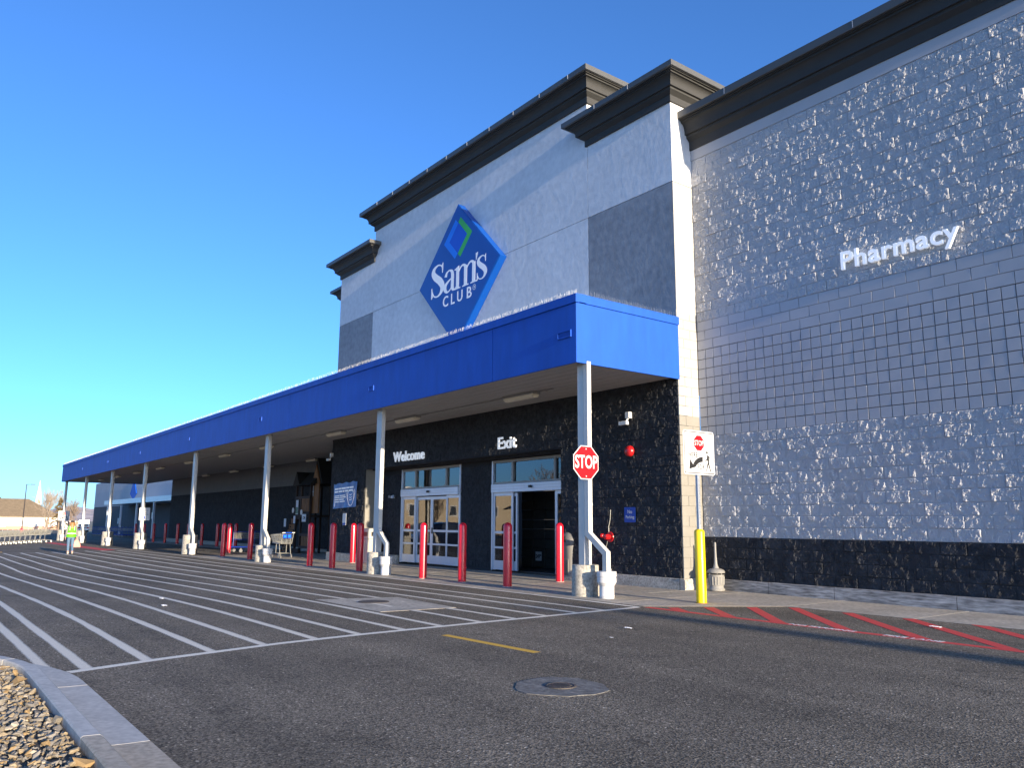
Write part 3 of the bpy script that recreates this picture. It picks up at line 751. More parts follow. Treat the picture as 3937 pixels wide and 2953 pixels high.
# lit side of the pier: coursed block, then rendered
it = []
for c in range(27):
    z = .23+c*CH
    if z+CH > 6.25: break
    ya = 13.6+(.2228 if c % 2 else .4456); mt = 'block_mid' if z < 3.75 else 'block_light'
    it += [('pier_block', 'flat', XT, 13.595, z, ya-13.595, mt, 'X'), ('pier_block', 'flat', XT, ya, z, 14.285-ya, mt, 'X')]
lay(en, it)
MB().box(XT-.5, XT-.012, 13.62, 14.3, -.1, 3.79).build('pier_core', 'block_mid', en)
MB().box(XT-.5, XT-.012, 13.62, 14.3, 3.79, 6.15).build('pier_core', 'mortar_light', en)
MB().box(XT-.4, XT+.004, 13.602, 14.6, 6.16, 9.345).build('pier_render', 'block_light', en)
MB().box(XT-.4, XT+.004, 13.602, 14.6, 9.36, 11.5).build('pier_render', 'stucco_light', en)
# stucco panels with recessed joints
MB().box(-29.82, XT-.05, 13.62, 16.5, 4.75, 11.3).build('stucco_backing', 'stucco_groove', en)
MB().box(-26.87, -14.73, 13.62, 16.5, 11.3, 13.2).build('stucco_backing', 'stucco_groove', en)
def panel(x0, x1, z0, z1, mat):
    nx = max(2, int((x1-x0)/.22)); nz = max(2, int((z1-z0)/.22)); b = .006
    xs = np.linspace(x0, x1, nx+1); zs = np.linspace(z0, z1, nz+1); X, Z = np.meshgrid(xs, zs, indexing='ij')
    # hand-trowelled render: gently uneven
    wv = .0010*vnoise(X*1.1, Z*.7, 5)+.0007*vnoise(X*2.6+9, Z*1.3, 6)+.0004*vnoise(X*5.5, Z*3.1, 8)
    edge = np.minimum(np.minimum(X-x0, x1-X), np.minimum(Z-z0, z1-Z))
    Y = 13.6+wv*np.clip(edge/.2, 0, 1)
    V = np.stack([X, Y, Z], -1).reshape(-1, 3); idx = np.arange((nx+1)*(nz+1)).reshape(nx+1, nz+1)
    Q = np.stack([idx[:-1,:-1], idx[1:,:-1], idx[1:,1:], idx[:-1,1:]], -1).reshape(-1, 4)
    ring = list(idx[:,0])+list(idx[-1,1:])+list(idx[-2::-1,-1])+list(idx[0,-2:0:-1])
    bk = V[ring].copy(); bk[:,1] = 13.619; n0 = len(V); V = np.vstack([V, bk]); m = len(ring)
    Q = np.vstack([Q, np.array([[ring[i], n0+i, n0+(i+1)%m, ring[(i+1)%m]] for i in range(m)])])
    o = fastmesh('stucco_panel', V, Q, mat, en, (x0, 13.6, z0)); smooth_by_angle(o, 50); return o
panel(-14.70, XT+.003, 6.0, 9.345, 'stucco_dark'); panel(-14.70, XT+.003, 9.36, 11.6, 'stucco_light')
panel(-26.88, -14.715, 6.0, 9.345, 'stucco_light'); panel(-26.88, -14.715, 9.36, 12.9, 'stucco_light')
panel(-29.84, -26.895, 6.0, 9.345, 'stucco_dark'); panel(-29.84, -26.895, 9.36, 11.6, 'stucco_light')
MB().box(-29.84, -29.80, 13.63, 18, 4.7, 11.5).build('side_render', 'stucco_light', en)
MB().box(-26.88, -26.84, 13.63, 16.5, 11.4, 13.1).build('side_render', 'stucco_light', en); MB().box(-14.755, -14.715, 13.63, 16.5, 11.4, 13.1).build('side_render', 'stucco_light', en)
cornice(en, [(-29.84, 17.5), (-29.84, 13.6), (-26.89, 13.6), (-26.89, 14.1)], 12.06, .5, .70)
cornice(en, [(-26.88, 17), (-26.88, 13.6), (-14.70, 13.6), (-14.70, 17)], 13.38, .5, .77)
cornice(en, [(-14.71, 14.1), (-14.71, 13.6), (XT+.002, 13.6), (XT+.002, 17)], 12.06, .5, .70)
cap_seams(en, [-25.9+1.22*i for i in range(10)], 13.098, 13.38, .12)
cap_seams(en, (-13.9, -12.7), 13.098, 12.06, .12)
MB().box(-32.1, -29.86, 14.75, 18, 5, 11.3).build('side_block', 'stucco_light', en)
cornice(en, [(-32.1, 18), (-32.1, 14.75), (-29.9, 14.75)], 11.62, .45, .62)
for x0, x1, yb in ((-29.98, -27.05, 13.5), (-15.8, -13.9, 13.5), (-13.9, -11.85, 13.5), (-26.95, -25.65, 14.25)):
    smooth_by_angle(MB().prism([(yb,-.15),(yb+.01,.205),(yb+.03,.23),(yb+.16,.232),(yb+.16,-.15)], 'x', x0+.005, x1-.005).build('foundation_kerb', 'concrete_rough', en), 60)
smooth_by_angle(MB().prism([(-11.83,-.1),(-11.83,.232),(-11.72,.232),(-11.70,.205),(-11.69,-.1)], 'y', 13.5, 14.18).build('foundation_kerb', 'concrete_rough', en), 60)
# interior seen through the doors
MB().box(-30, -15, 14.72, 24, -.06, .006).build('interior_floor', 'interior_floor', en)
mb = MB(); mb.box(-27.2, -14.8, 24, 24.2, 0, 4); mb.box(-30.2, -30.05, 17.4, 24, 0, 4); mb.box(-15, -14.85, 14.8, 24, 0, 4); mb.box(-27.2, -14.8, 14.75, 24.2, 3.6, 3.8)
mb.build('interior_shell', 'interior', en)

YD = 14.35
def leaf(parent, name, xa, xb, y, z1, mat='aluminium', solid=.29):
    st = .075; mb = MB()
    mb.box(xa, xa+st, y, y+.05, .02, z1); mb.box(xb-st, xb, y, y+.05, .02, z1)
    rails = [(.02, solid), (.64, .70), (1.08, 1.15), (z1-.10, z1)]
    for a, b in rails: mb.box(xa+st, xb-st, y+.002, y+.048, a, b)
    lf = mb.build(name, mat, parent)
    for (a, b), (c, e) in zip(rails[:-1], rails[1:]):
        MB().box(xa+st+.001, xb-st-.001, y+.02, y+.028, b+.001, c-.001).build('pane', 'glass', lf)
    return lf
def doorset(x0, m1, m2, x1, opened):
    o = []
    mb = MB()
    mb.box(x0, x0+.06, YD-.02, YD+.12, 0, 3.27); mb.box(x1-.06, x1, YD-.02, YD+.12, 0, 3.27)
    fr = mb.build('door_jamb', 'aluminium', en)
    mb = MB(); mb.box(x0+.06, x1-.06, YD-.02, YD+.1, 3.19, 3.27); mb.box(x0+.06, x1-.06, YD-.02, YD+.1, 2.55, 2.61)
    for m in (m1, m2): mb.box(m-.04, m+.04, YD-.018, YD+.1, 2.61, 3.19)
    tr = mb.build('transom', 'frame_bronze', en)
    for a, b in ((x0+.061, m1-.041), (m1+.041, m2-.041), (m2+.041, x1-.061)):
        MB().box(a, b, YD+.04, YD+.048, 2.612, 3.188).build('pane', 'glass', tr)
    hd = MB().bbox(x0+.06, x1-.06, YD-.09, YD+.1, 2.30, 2.549, .012).build('header', 'aluminium', en)
    for z in (2.38, 2.46): MB().box(x0+.07, x1-.07, YD-.094, YD-.0905, z, z+.008).build('header_groove', 'galvanised', hd)
    mx = (m1+m2)/2
    sb = MB().bbox(mx-.07, mx+.07, YD-.15, YD-.091, 2.40, 2.47, .02).build('sensor', 'black_plastic', hd)
    leaf(en, 'sidelight', x0+.062, m1-.002, YD+.01, 2.298); leaf(en, 'sidelight', m2+.002, x1-.062, YD+.01, 2.298)
    if not opened:
        leaf(en, 'sliding_leaf', m1+.002, mx-.002, YD+.066, 2.27); leaf(en, 'sliding_leaf', mx+.002, m2-.002, YD+.066, 2.27)
    else:
        leaf(en, 'sliding_leaf', m1-.86, m1+.15, YD+.066, 2.27); leaf(en, 'sliding_leaf', m2-.09, m2+.86, YD+.066, 2.27)
    return hd
doorset(-25.57, -24.59, -22.58, -21.70, False)
doorset(-19.97, -18.93, -16.98, -15.95, True)
MB().box(-23.56, -23.50, YD+.05, YD+.065, 1.02, 1.22).build('door_pull', 'black_plastic', en)
# stock just inside the open exit
st = thing('carton_stack', 'dim stack of dark cartons standing inside the open exit door', 'cartons', (-20.5, 16.6, 0))
for i in range(8):
    for j in range(3):
        MB().bbox(-21.0+j*.62, -20.42+j*.62, 16.3+random.uniform(-.02,.02), 16.9, .012+i*.30, .30+i*.30, .01).build('carton', 'carton_dark', st)
pc = thing('price_card', 'small white price card reading 249.88 low in the dark exit doorway', 'price card', (-20.05, 16.24, .22))
MB().box(-20.20, -19.90, 16.24, 16.25, .22, .50).build('card', 'paper', pc)
text_obj('price_text', pc, '249', .17, 'sign_black', (-.03, -.003, .13), (R(90), 0, 0), .0008, .004, .8)
text_obj('price_text', pc, '88', .08, 'sign_black', (.11, -.003, .17), (R(90), 0, 0), .0008, .002, .8)

# --- back wing under the canopy and far wing beyond
bw = thing('back_wing', 'long shaded block wall set back beneath the canopy, dark below and grey above', 'building', (-49.3, 17.3, -.2))
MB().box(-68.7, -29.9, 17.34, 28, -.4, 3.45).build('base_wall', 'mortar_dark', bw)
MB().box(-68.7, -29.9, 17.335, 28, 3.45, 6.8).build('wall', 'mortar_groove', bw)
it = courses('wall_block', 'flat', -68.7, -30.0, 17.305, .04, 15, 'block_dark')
it += courses('upper_block', 'flat', -68.7, -30.0, 17.305, .04+15*CH, 6, 'block_upper_shaded')
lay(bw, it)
MB().prism([(17.17,-.35),(17.18,.0),(17.2,.03),(17.34,.035),(17.34,-.35)], 'x', -68.75, -30.0).build('foundation_kerb', 'concrete_rough', bw)
MB().box(-29.97, -29.9, 13.9, 17.3, -.1, 4.7).build('side_wall', 'block_dark', bw)

fw = thing('far_wing', 'distant grey wing at the end of the store with a long flat shelter', 'building', (-100, 22, -.4))
MB().box(-129, -76, 22.05, 34, -.7, 3.24).build('base_wall', 'block_far', fw)
MB().box(-129, -76, 22.04, 34, 3.24, 5.22).build('wall', 'block_smooth', fw)
MB().box(-129, -76, 22.03, 34, 5.22, 6.6).build('upper_wall', 'block_grey', fw)
MB().box(-106.8, -76.5, 19.3, 22.0, 3.22, 3.72).build('shelter_roof', 'aluminium', fw)
for x in (-105.3, -98.0, -90.5, -83.3): MB().box(x-.09, x+.09, 19.4, 19.58, -.7, 3.22).build('shelter_post', 'aluminium', fw)
for k in range(2): MB().box(-82.5+k*2.5, -80.4+k*2.5, 22.0, 22.03, -.3, 2.6).build('door', 'window_dark', fw)
MB().box(-112.2, -111.6, 22.0, 22.03, 1.0, 1.7).build('wall_sign', 'sign_white', fw); MB().box(-94.9, -94.5, 21.97, 22.03, 1.6, 2.3).build('wall_sign', 'sign_white', fw)
MB().prism([(-106,4.6),(-104.4,6.3),(-102.8,4.6),(-104.4,3.9)], 'y', 21.9, 22.02).build('blue_sign', 'fascia_blue', fw)

# ------------------------------------------------------------------ canopy
cp = thing('entrance_canopy', 'long flat canopy with deep blue fascia running along the storefront', 'canopy', (-44, 12, 4.6))
ZB, ZT, YC, XC, XL = 4.60, 6.03, 10.5, -11.75, -77.1
js = [XC-.02, -14.65, -26.88, -39.1, -51.3, -63.5, -73.7, XL]
for a, b in zip(js[1:], js[:-1]):
    MB().box(a+.010, b-.010, YC, YC+.05, ZB, 5.845).build('fascia_panel', 'fascia_blue', cp)
MB().box(XC-.05, XC, YC+.001, YT-.002, ZB, 5.845).build('end_fascia', 'fascia_blue', cp)
MB().box(XL-.002, XL+.05, YC+.052, 17.3, ZB, 5.845).build('end_fascia', 'fascia_blue', cp)
MB().prism([(YC-.035,5.847),(YC-.035,6.02),(YC-.03,6.03),(YC+.25,6.035),(YC+.25,5.86),(YC+.06,5.86),(YC+.06,5.847)], 'x', XL-.03, XC+.036).build('cap_flashing', 'fascia_blue', cp)
MB().prism([(XC+.035,5.849),(XC+.035,6.022),(XC+.03,6.033),(XC-.25,6.037),(XC-.25,5.862),(XC-.06,5.862),(XC-.06,5.849)], 'y', YC+.252, YT-.004).build('cap_flashing', 'fascia_blue', cp)
MB().box(XL+.06, XC-.06, YC+.06, 13.58, 5.6, 5.84).build('roof_deck', 'church_white', cp); MB().box(XL+.06, -29.99, 13.58, 17.28, 5.6, 5.84).build('roof_deck', 'church_white', cp)
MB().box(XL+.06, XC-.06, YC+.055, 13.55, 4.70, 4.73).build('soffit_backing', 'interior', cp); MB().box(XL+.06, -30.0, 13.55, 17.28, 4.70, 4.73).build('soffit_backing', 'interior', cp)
y = YC+.07
while y < 17.1:
    x1 = XC-.07 if y+.3 < 13.6 else -30.0
    if y < 13.6 < y+.3: x1 = -30.0
    MB().prism([(y+.006,4.66),(y+.013,4.645),(y+.281,4.645),(y+.288,4.66),(y+.288,4.675),(y+.006,4.675)], 'x', XL+.07, x1).build('soffit_board', 'soffit', cp); y += .3
for x, wd in ((-12.1, .42), (-20.66, .3), (-29.74, .3), (-39.35, .3), (-49.2, .3), (-58.2, .3), (-67.6, .3)):
    mb = MB(); w2 = wd/2
    mb.box(x-w2, x+w2, YC-.03, YC-.001, 5.15, 5.17); mb.box(x-w2, x+w2, YC-.03, YC-.001, 5.28, 5.30); mb.box(x-w2, x-w2+.02, YC-.03, YC-.001, 5.17, 5.28); mb.box(x+w2-.02, x+w2, YC-.03, YC-.001, 5.17, 5.28)
    sc = mb.build('scupper', 'fascia_blue', cp)
    for k in range(3): MB().box(x-w2+.02, x+w2-.02, YC-.012, YC-.002, 5.175+k*.036, 5.20+k*.036).build('louvre', 'fascia_blue', sc)
MB().tube([(XL+1, 12.3, 4.62), (-60, 12.3, 4.62), (-40, 12.3, 4.62), (-14.6, 12.3, 4.62)], .014, 6).build('conduit', 'lamp_body', cp)
# bird spikes along the parapet: uncountable
VV = []; FF = []; n = 0
def spikes(p0, p1, nrm, step):
    global n
    L = (Vector(p1)-Vector(p0)).length; t = (Vector(p1)-Vector(p0)).normalized(); nn = Vector(nrm)
    for i in range(int(L/step)):
        b = Vector(p0)+t*(i*step+random.uniform(0, step*.5)); lean = random.choice((-.25, 0, .25))+random.uniform(-.1, .1); h = random.uniform(.10, .14)
        tip = b+Vector((0, 0, h))+nn*lean*h+t*random.uniform(-.02, .02)
        a = .0026
        VV.extend([b+t*a, b-t*a*.5+nn*a, b-t*a*.5-nn*a, tip+t*a*.5, tip-t*a*.3+nn*a*.5, tip-t*a*.3-nn*a*.5])
        FF.extend([(n, n+1, n+4, n+3), (n+1, n+2, n+5, n+4), (n+2, n, n+3, n+5), (n+3, n+4, n+5, n+5)]); n += 6
spikes((XC-.05, YC+.06, 6.033), (-34, YC+.06, 6.033), (0, 1, 0), .022)
spikes((-34, YC+.06, 6.033), (XL, YC+.06, 6.033), (0, 1, 0), .035)
spikes((XC-.06, YC+.3, 6.035), (XC-.06, YT-.05, 6.035), (1, 0, 0), .022)
mb = MB(); mb.v = [tuple(v) for v in VV]; mb.f = [f if f[2] != f[3] else f[:3] for f in FF]; mb.m = [0]*len(FF)
mb.build('bird_spikes', 'spike', cp, fix=False)['kind'] = 'stuff'

# canopy lights
def strip_light():
    t = thing('canopy_light', '', 'light fixture', (0,0,0), 'strip lights under the canopy')
    MB().bbox(-.64, .64, -.125, .125, -.02, .045, .01).build('housing', 'lamp_body', t)
    MB().prism([(-.11,-.02),(-.10,-.075),(-.05,-.105),(.05,-.105),(.10,-.075),(.11,-.02)], 'x', -.60, .60).build('lens', 'lamp_lens', t)
    MB().tube([(.62,0,.02),(.9,.02,.02),(.95,.1,.02)], .012, 6).build('conduit', 'lamp_body', t)
    return t
lt = strip_light(); first = True
rowlab = ['first strip light in front of the doors, counted from the corner with the stop sign', 'second strip light counted from the corner with the stop sign', 'strip light above the bollards near the wall camera', 'strip light beyond the wall camera, over the shopping cart', 'strip light between the fourth and third nearest columns over the blue platform cart']
xsr = [-15.9, -21.7, -26.9, -33.9, -39.6, -45.6, -51.9, -58, -64, -70.2]
for i, xx in enumerate(xsr):
    o = lt if first else copy_tree(lt); first = False
    place(o, (xx, 12.3, 4.60), 0, rowlab[i] if i < 5 else '%s strip light in the front canopy row counted from the stop sign corner' % ('sixth', 'seventh', 'eighth', 'ninth', 'tenth')[i-5])
for i, xx in enumerate((-39.5, -45.8, -51.9, -57.9)):
    place(copy_tree(lt), (xx, 16.8, 4.60), 0, '%s strip light from the playset in the back row along the shaded wall' % ('first', 'second', 'third', 'fourth')[i])

# columns
CX = [-11.95, -20.7, -29.75, -39.25, -49.05, -58.1, -67.5, -76.8]
CL = ['white canopy column carrying the red octagonal stop sign', 'white canopy column between the Welcome doors and the banner', 'white canopy column beside the silver shopping cart', 'white canopy column between the far red bollards and the blue platform cart',
      'white canopy column carrying the white pull forward notice', 'white canopy column just beyond the pull forward notice', 'second white column from the far end of the canopy', 'farthest white canopy column, carrying a pedestrian stop sign']
for i, xx in enumerate(CX):
    hb, rb = (.60, .27) if i < 3 else (.88, .34)
    g = G(xx, 10.87)
    t = thing('canopy_column', CL[i], 'column', (xx, 10.87, g), 'columns along the canopy front')
    n = 28; mb = MB(); prof = [(rb*1.01, -.05), (rb*.99, hb*.5), (rb*.97, hb-.015), (rb*.93, hb), (0, hb)]
    mb.lathe(prof, xx, 10.87, n, cz=g)
    smooth_by_angle(mb.build('concrete_base', 'concrete_rough', t), 35)
    a = .095
    post = MB().bbox(xx-a, xx+a, 10.87-a, 10.87+a, g+hb-.02, ZB+.04, .012).build('post', 'column_paint', t)
    xo = xx+a+.062; yo = 10.87-.045; k = .50
    mb = MB().rtube([(xo, yo, ZB+.05), (xo, yo, g+1.20), (xo+k*.98, yo, g+.84), (xo+k*.98, yo, g+.46)], .115, .105)
    dn = mb.build('downspout', 'column_paint', t)
    for z in (3.6, 1.75): MB().box(xo-.06, xo+.0605, yo-.0555, yo+.0555, g+z, g+z+.05).build('strap', 'column_paint', dn)
    px, py = xo+k*.98, yo
    pr = [(.135,-.05),(.14,.03),(.145,.05),(.14,.06),(.14,.23),(.155,.25),(.175,.29),(.185,.30),(.185,.375),(.178,.385),(.178,.40),(.188,.41),(.188,.50),(.18,.505),(.165,.50),(.16,.45),(0,.45)]
    smooth_by_angle(MB().lathe(pr, px, py, 26, cz=g).build('drain_pipe', 'pvc', t), 30)

# ------------------------------------------------------------------ bollards
def bollard(r, h, mat):
    t = thing('bollard', '', 'bollard', (0,0,0), 'red bollards guarding the entrances')
    prof = [(r, -.02), (r, h-r*.95)]+[(r*math.cos(R(a)), h-r*.95+r*.95*math.sin(R(a))) for a in (15, 30, 45, 60, 75, 89)]+[(0, h)]
    smooth_by_angle(MB().lathe(prof, 0, 0, 24).build('sleeve', mat, t), 40)
    smooth_by_angle(MB().lathe([(r+.004, -.02), (r+.012, .0), (r+.010, .008), (r-.002, .012)], 0, 0, 24).build('collar', 'concrete_rough', t), 40)
    return t
b0 = bollard(.10, 1.42, 'bollard_red'); first = True
BL_ = [(-14.62, 10.95, 'red bollard in front of the open exit doorway, its foot in shadow'), (-15.2, 12.98, 'red bollard close to the exit doors beside the domed grey bin'), (-16.45, 10.95, 'red bollard between the two door sets, half lit from the right'), (-18.2, 10.9, 'red bollard in front of the closed Welcome doors'),
  (-22.02, 11.0, 'red bollard just left of the beige litter bin'), (-27.1, 13.25, 'bright red bollard close to the wall under the blue banner'), (-23.92, 11.0, 'red bollard in front of the blue mask banner'), (-25.6, 10.97, 'red bollard in front of the wooden playset'),
  (-31.6, 11.05, 'sunlit bright red bollard left of the silver shopping cart'), (-35.4, 11.2, 'red bollard in front of the blue platform cart, nearer of the close pair'), (-39.3, 12.7, 'red bollard behind its twin next to the blue platform cart')]
for x_, y_, lab in BL_:
    o = b0 if first else copy_tree(b0); first = False
    place(o, (x_, y_, G(x_, y_)+.005), 0, lab)
far = [(-47.6, 15.75, 'dark red bollard by the shaded wall behind the blue platform cart'), (-51.2, 15.8, 'dark red bollard by the shaded wall, second right of the fourth column'), (-54.6, 15.85, 'dark red bollard by the shaded wall just right of the fourth column'), (-57.2, 15.7, 'dark red bollard half hidden behind the fourth column'),
  (-59.3, 15.55, 'dark red bollard by the shaded wall just left of the fourth column'), (-63.4, 15.75, 'dark red bollard at the far end of the shaded wall'), (-66.2, 15.6, 'dark red bollard right of the pull forward notice'), (-69.2, 15.6, 'dark red bollard half hidden behind the pull forward notice column'), (-72.2, 15.6, 'farthest dark red bollard, left of the pull forward notice')]
for x_, y_, lab in far: place(copy_tree(b0), (x_, y_, G(x_, y_)+.01), 0, lab)

# ------------------------------------------------------------------ flat signs (built in local XY, then stood up)
FACE_X, FACE_Y = (R(90), 0, R(90)), (R(90), 0, 0)
def octa(r): return ngon(8, r, R(22.5))
def stop_face(parent, r, z=0.):
    flat_poly(parent, 'border', octa(r), z, 'sign_white', .003); flat_poly(parent, 'red_field', octa(r*.94), z+.0035, 'sign_red', .002)
    text_obj('lettering', parent, 'STOP', r*.98, 'sign_white', (0, 0, z+.0075), (0,0,0), .0012, r*.022, .70, 1.0)
sg = thing('stop_sign', 'red octagonal stop sign with white rim fixed to the nearest column', 'sign', (-11.715, 10.70, 2.585)); sg.rotation_euler = FACE_X
stop_face(sg, .362)
for yy in (.27, -.27): flat_poly(sg, 'bolt', ngon(10, .014, 0, 0, yy), .006, 'sign_white', .004)
def ped_sign(loc, w, h, label):
    t = thing('crosswalk_sign', label, 'sign', loc); t.rotation_euler = FACE_X
    flat_poly(t, 'panel', rrect(w, h, .05), 0, 'sign_white', .003)
    flat_poly(t, 'black_border', rrect(w-.045, h-.045, .035), .0032, 'sign_black', .0008)
    flat_poly(t, 'white_field', rrect(w-.075, h-.075, .03), .0042, 'sign_white', .0008)
    r = h*.185
    flat_poly(t, 'stop_symbol', [(x, y+h*.22) for x, y in octa(r)], .0052, 'sign_red', .0008)
    text_obj('stop_text', t, 'STOP', r*.9, 'sign_white', (0, h*.215, .0068), (0,0,0), .0006, r*.012, .78)
    text_obj('here_text', t, 'HERE', h*.15, 'sign_black', (-w*.20, -h*.06, .0058), (0,0,0), .0006, .0024, .85, 1.12)
    text_obj('for_text', t, 'FOR', h*.15, 'sign_black', (w*.045, -h*.325, .0058), (0,0,0), .0006, .0024, .8, 1.15)
    # bent arrow
    cx, cy, ro, ri = w*.10, -h*.50, w*.385, w*.275
    outer = [(cx+ro*math.cos(R(a))*.98, cy+ro*math.sin(R(a))) for a in range(88, 146, 8)]
    inner = [(cx+ri*math.cos(R(a))*1.04, cy+ri*math.sin(R(a))) for a in range(144, 86, -8)]
    flat_poly(t, 'arrow_shaft', outer+inner, .0052, 'sign_black', .0008)
    ax, ay = cx+(ro+ri)/2*math.cos(R(143)), cy+(ro+ri)/2*math.sin(R(143))
    flat_poly(t, 'arrow_head', [(-w*.335, -h*.385), (-w*.30, -h*.15), (-w*.225, -h*.255), (-w*.12, -h*.325)], .0052, 'sign_black', .0008)
    # walking figure
    k = h*1.06; ox, oy = w*.265, -h*.16
    fig = MB()
    def pl(poly): fig.prism([(ox+a*k, oy+b*k) for a, b in poly], 'z', .0052+.0001*len(fig.f)*.05, .0062+.0001*len(fig.f)*.05)
    pl([(.030*math.cos(R(a))+-.01, .165+.032*math.sin(R(a))) for a in range(0, 360, 30)])
    pl([(-.005,.12),(.035,.10),(.055,.02),(.045,-.06),(.005,-.06),(-.01,.02)])
    pl([(-.005,.115),(-.02,.03),(-.085,-.005),(-.075,-.025),(.005,.012),(.015,.08)])
    pl([(.03,.105),(.085,.06),(.098,-.03),(.082,-.03),(.07,.045),(.03,.075)])
    pl([(.005,-.05),(.035,-.055),(.0,-.15),(-.03,-.24),(-.055,-.235),(-.03,-.14)])
    pl([(.012,-.055),(.048,-.05),(.075,-.14),(.11,-.24),(.085,-.25),(.04,-.14)])
    me = bpy.data.meshes.new('walking_figure'); me.from_pydata(fig.v, [], fig.f); me.materials.append(MATS['sign_black'])
    o = bpy.data.objects.new('walking_figure', me); C.objects.link(o); o.parent = t; ABS[o] = Vector()
    return t
ped_sign((-9.605, 11.58, 2.69), .86, .81, 'white stop here for pedestrians sign above the yellow bollard')
ped_sign((-76.55, 10.85, 1.77), .84, .80, 'white stop here for pedestrians sign on the farthest column')
yb = thing('sign_post', 'yellow sleeved bollard with a galvanised post beside the grey pier', 'bollard', (-9.66, 11.58, .012))
prof = [(.092, -.02), (.092, 1.26)]+[(.092*math.cos(R(a)), 1.26+.05*math.sin(R(a))) for a in (20, 45, 70)]+[(.03, 1.31)]
smooth_by_angle(MB().lathe(prof, -9.66, 11.58, 24, cz=.0).build('yellow_sleeve', 'bollard_yellow', yb), 40)
MB().bbox(-9.69, -9.63, 11.55, 11.61, 1.3, 3.06, .006).build('square_post', 'galvanised', yb)
for i in range(30): MB().tube([(-9.6295, 11.58, 1.4+i*.027), (-9.6285, 11.58, 1.4+i*.027)], .0055, 8).build('post_hole', 'sign_black', yb)
MB().lathe([(.10, -.02), (.11, .004), (.094, .012)], -9.66, 11.58, 20, cz=0).build('rust_ring', M('rust', (.42, .16, .03), .9, .3, 30), yb)
t = thing('pull_forward_notice', 'white notice asking drivers to pull forward, on the fifth column', 'sign', (-48.78, 10.93, 1.77)); t.rotation_euler = FACE_X
flat_poly(t, 'panel', rrect(.56, .71, .04), 0, 'sign_white', .004)
for s_, yy in (('Please Pull', .20), ('Forward', .09), ('for Loading', -.02)): text_obj('lettering', t, s_, .088, 'sign_black', (0, yy, .0052), (0,0,0), .0006, .001, .95)
flat_poly(t, 'up_arrow', [(-.035,-.29),(.035,-.29),(.035,-.14),(.0,-.09),(-.035,-.14)], .0045, 'parking_blue', .001)
t = thing('no_parking_sign', 'small blue No Parking sign on the dark block wall', 'sign', (-13.35, 13.56, 1.60)); t.rotation_euler = FACE_Y
flat_poly(t, 'panel', rrect(.36, .35, .02), 0, 'parking_blue', .003)
text_obj('lettering', t, 'No', .115, 'sign_white', (0, .065, .0045), (0,0,0), .0006, .001); text_obj('lettering', t, 'Parking', .10, 'sign_white', (0, -.055, .0045), (0,0,0), .0006, .001, .92)

# ------------------------------------------------------------------ store lettering
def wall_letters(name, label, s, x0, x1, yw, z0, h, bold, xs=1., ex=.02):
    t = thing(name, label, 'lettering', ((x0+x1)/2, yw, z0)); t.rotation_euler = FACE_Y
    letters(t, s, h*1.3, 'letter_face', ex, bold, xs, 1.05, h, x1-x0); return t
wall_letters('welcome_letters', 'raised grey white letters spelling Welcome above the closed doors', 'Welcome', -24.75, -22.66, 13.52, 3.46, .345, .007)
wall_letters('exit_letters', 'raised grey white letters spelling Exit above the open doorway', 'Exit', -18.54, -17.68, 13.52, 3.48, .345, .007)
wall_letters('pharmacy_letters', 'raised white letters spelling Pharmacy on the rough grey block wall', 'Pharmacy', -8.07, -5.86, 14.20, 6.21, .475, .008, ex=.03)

# --- diamond store sign
ds = thing('diamond_sign', 'large dark blue diamond sign with white store name and a blue green emblem', 'sign', (-20.63, 13.34, 9.22)); ds.rotation_euler = FACE_Y
HW, HH = 2.34, 2.37
flat_poly(ds, 'sign_box', [(HW,.03),(0,HH+.03),(-HW,.03),(0,-HH+.03)], -.255, 'sign_blue', .24)
flat_poly(ds, 'sign_face', [(HW*.985,.03),(0,HH*.985+.03),(-HW*.985,.03),(0,-HH*.985+.03)], -.012, 'sign_blue', .012)
def em(pts, z, mat, nm): flat_poly(ds, nm, pts, z, mat, .0012)
em([(-.47,1.219),(.055,1.74),(.572,1.217),(.04,.70)], .001, 'logo_mid', 'emblem_core')
em([(-.787,1.225),(-.107,1.89),(.056,1.733),(-.47,1.219),(.036,.706),(-.116,.559)], .0025, 'logo_light', 'emblem_left_chevron')
em([(.182,1.899),(.853,1.222),(.197,.555),(.045,.70),(.572,1.217),(.057,1.755)], .0025, 'logo_green', 'emblem_right_chevron')
def fit_text(parent, name, s_, x0, x1, y0, y1, z, mat, ex=.001, bold=0.):
    me = text_mesh(s_, 1., ex, bold); co = np.array([v.co[:] for v in me.vertices]); lo = co.min(0); hi = co.max(0)
    co[:,0] = x0+(co[:,0]-lo[0])*(x1-x0)/(hi[0]-lo[0]); co[:,1] = y0+(co[:,1]-lo[1])*(y1-y0)/(hi[1]-lo[1]); co[:,2] += z
    me.vertices.foreach_set('co', co.astype(np.float32).ravel()); me.update(); me.materials.append(MATS[mat])
    o = bpy.data.objects.new(name, me); C.objects.link(o); o.parent = parent; ABS[o] = Vector(); return o
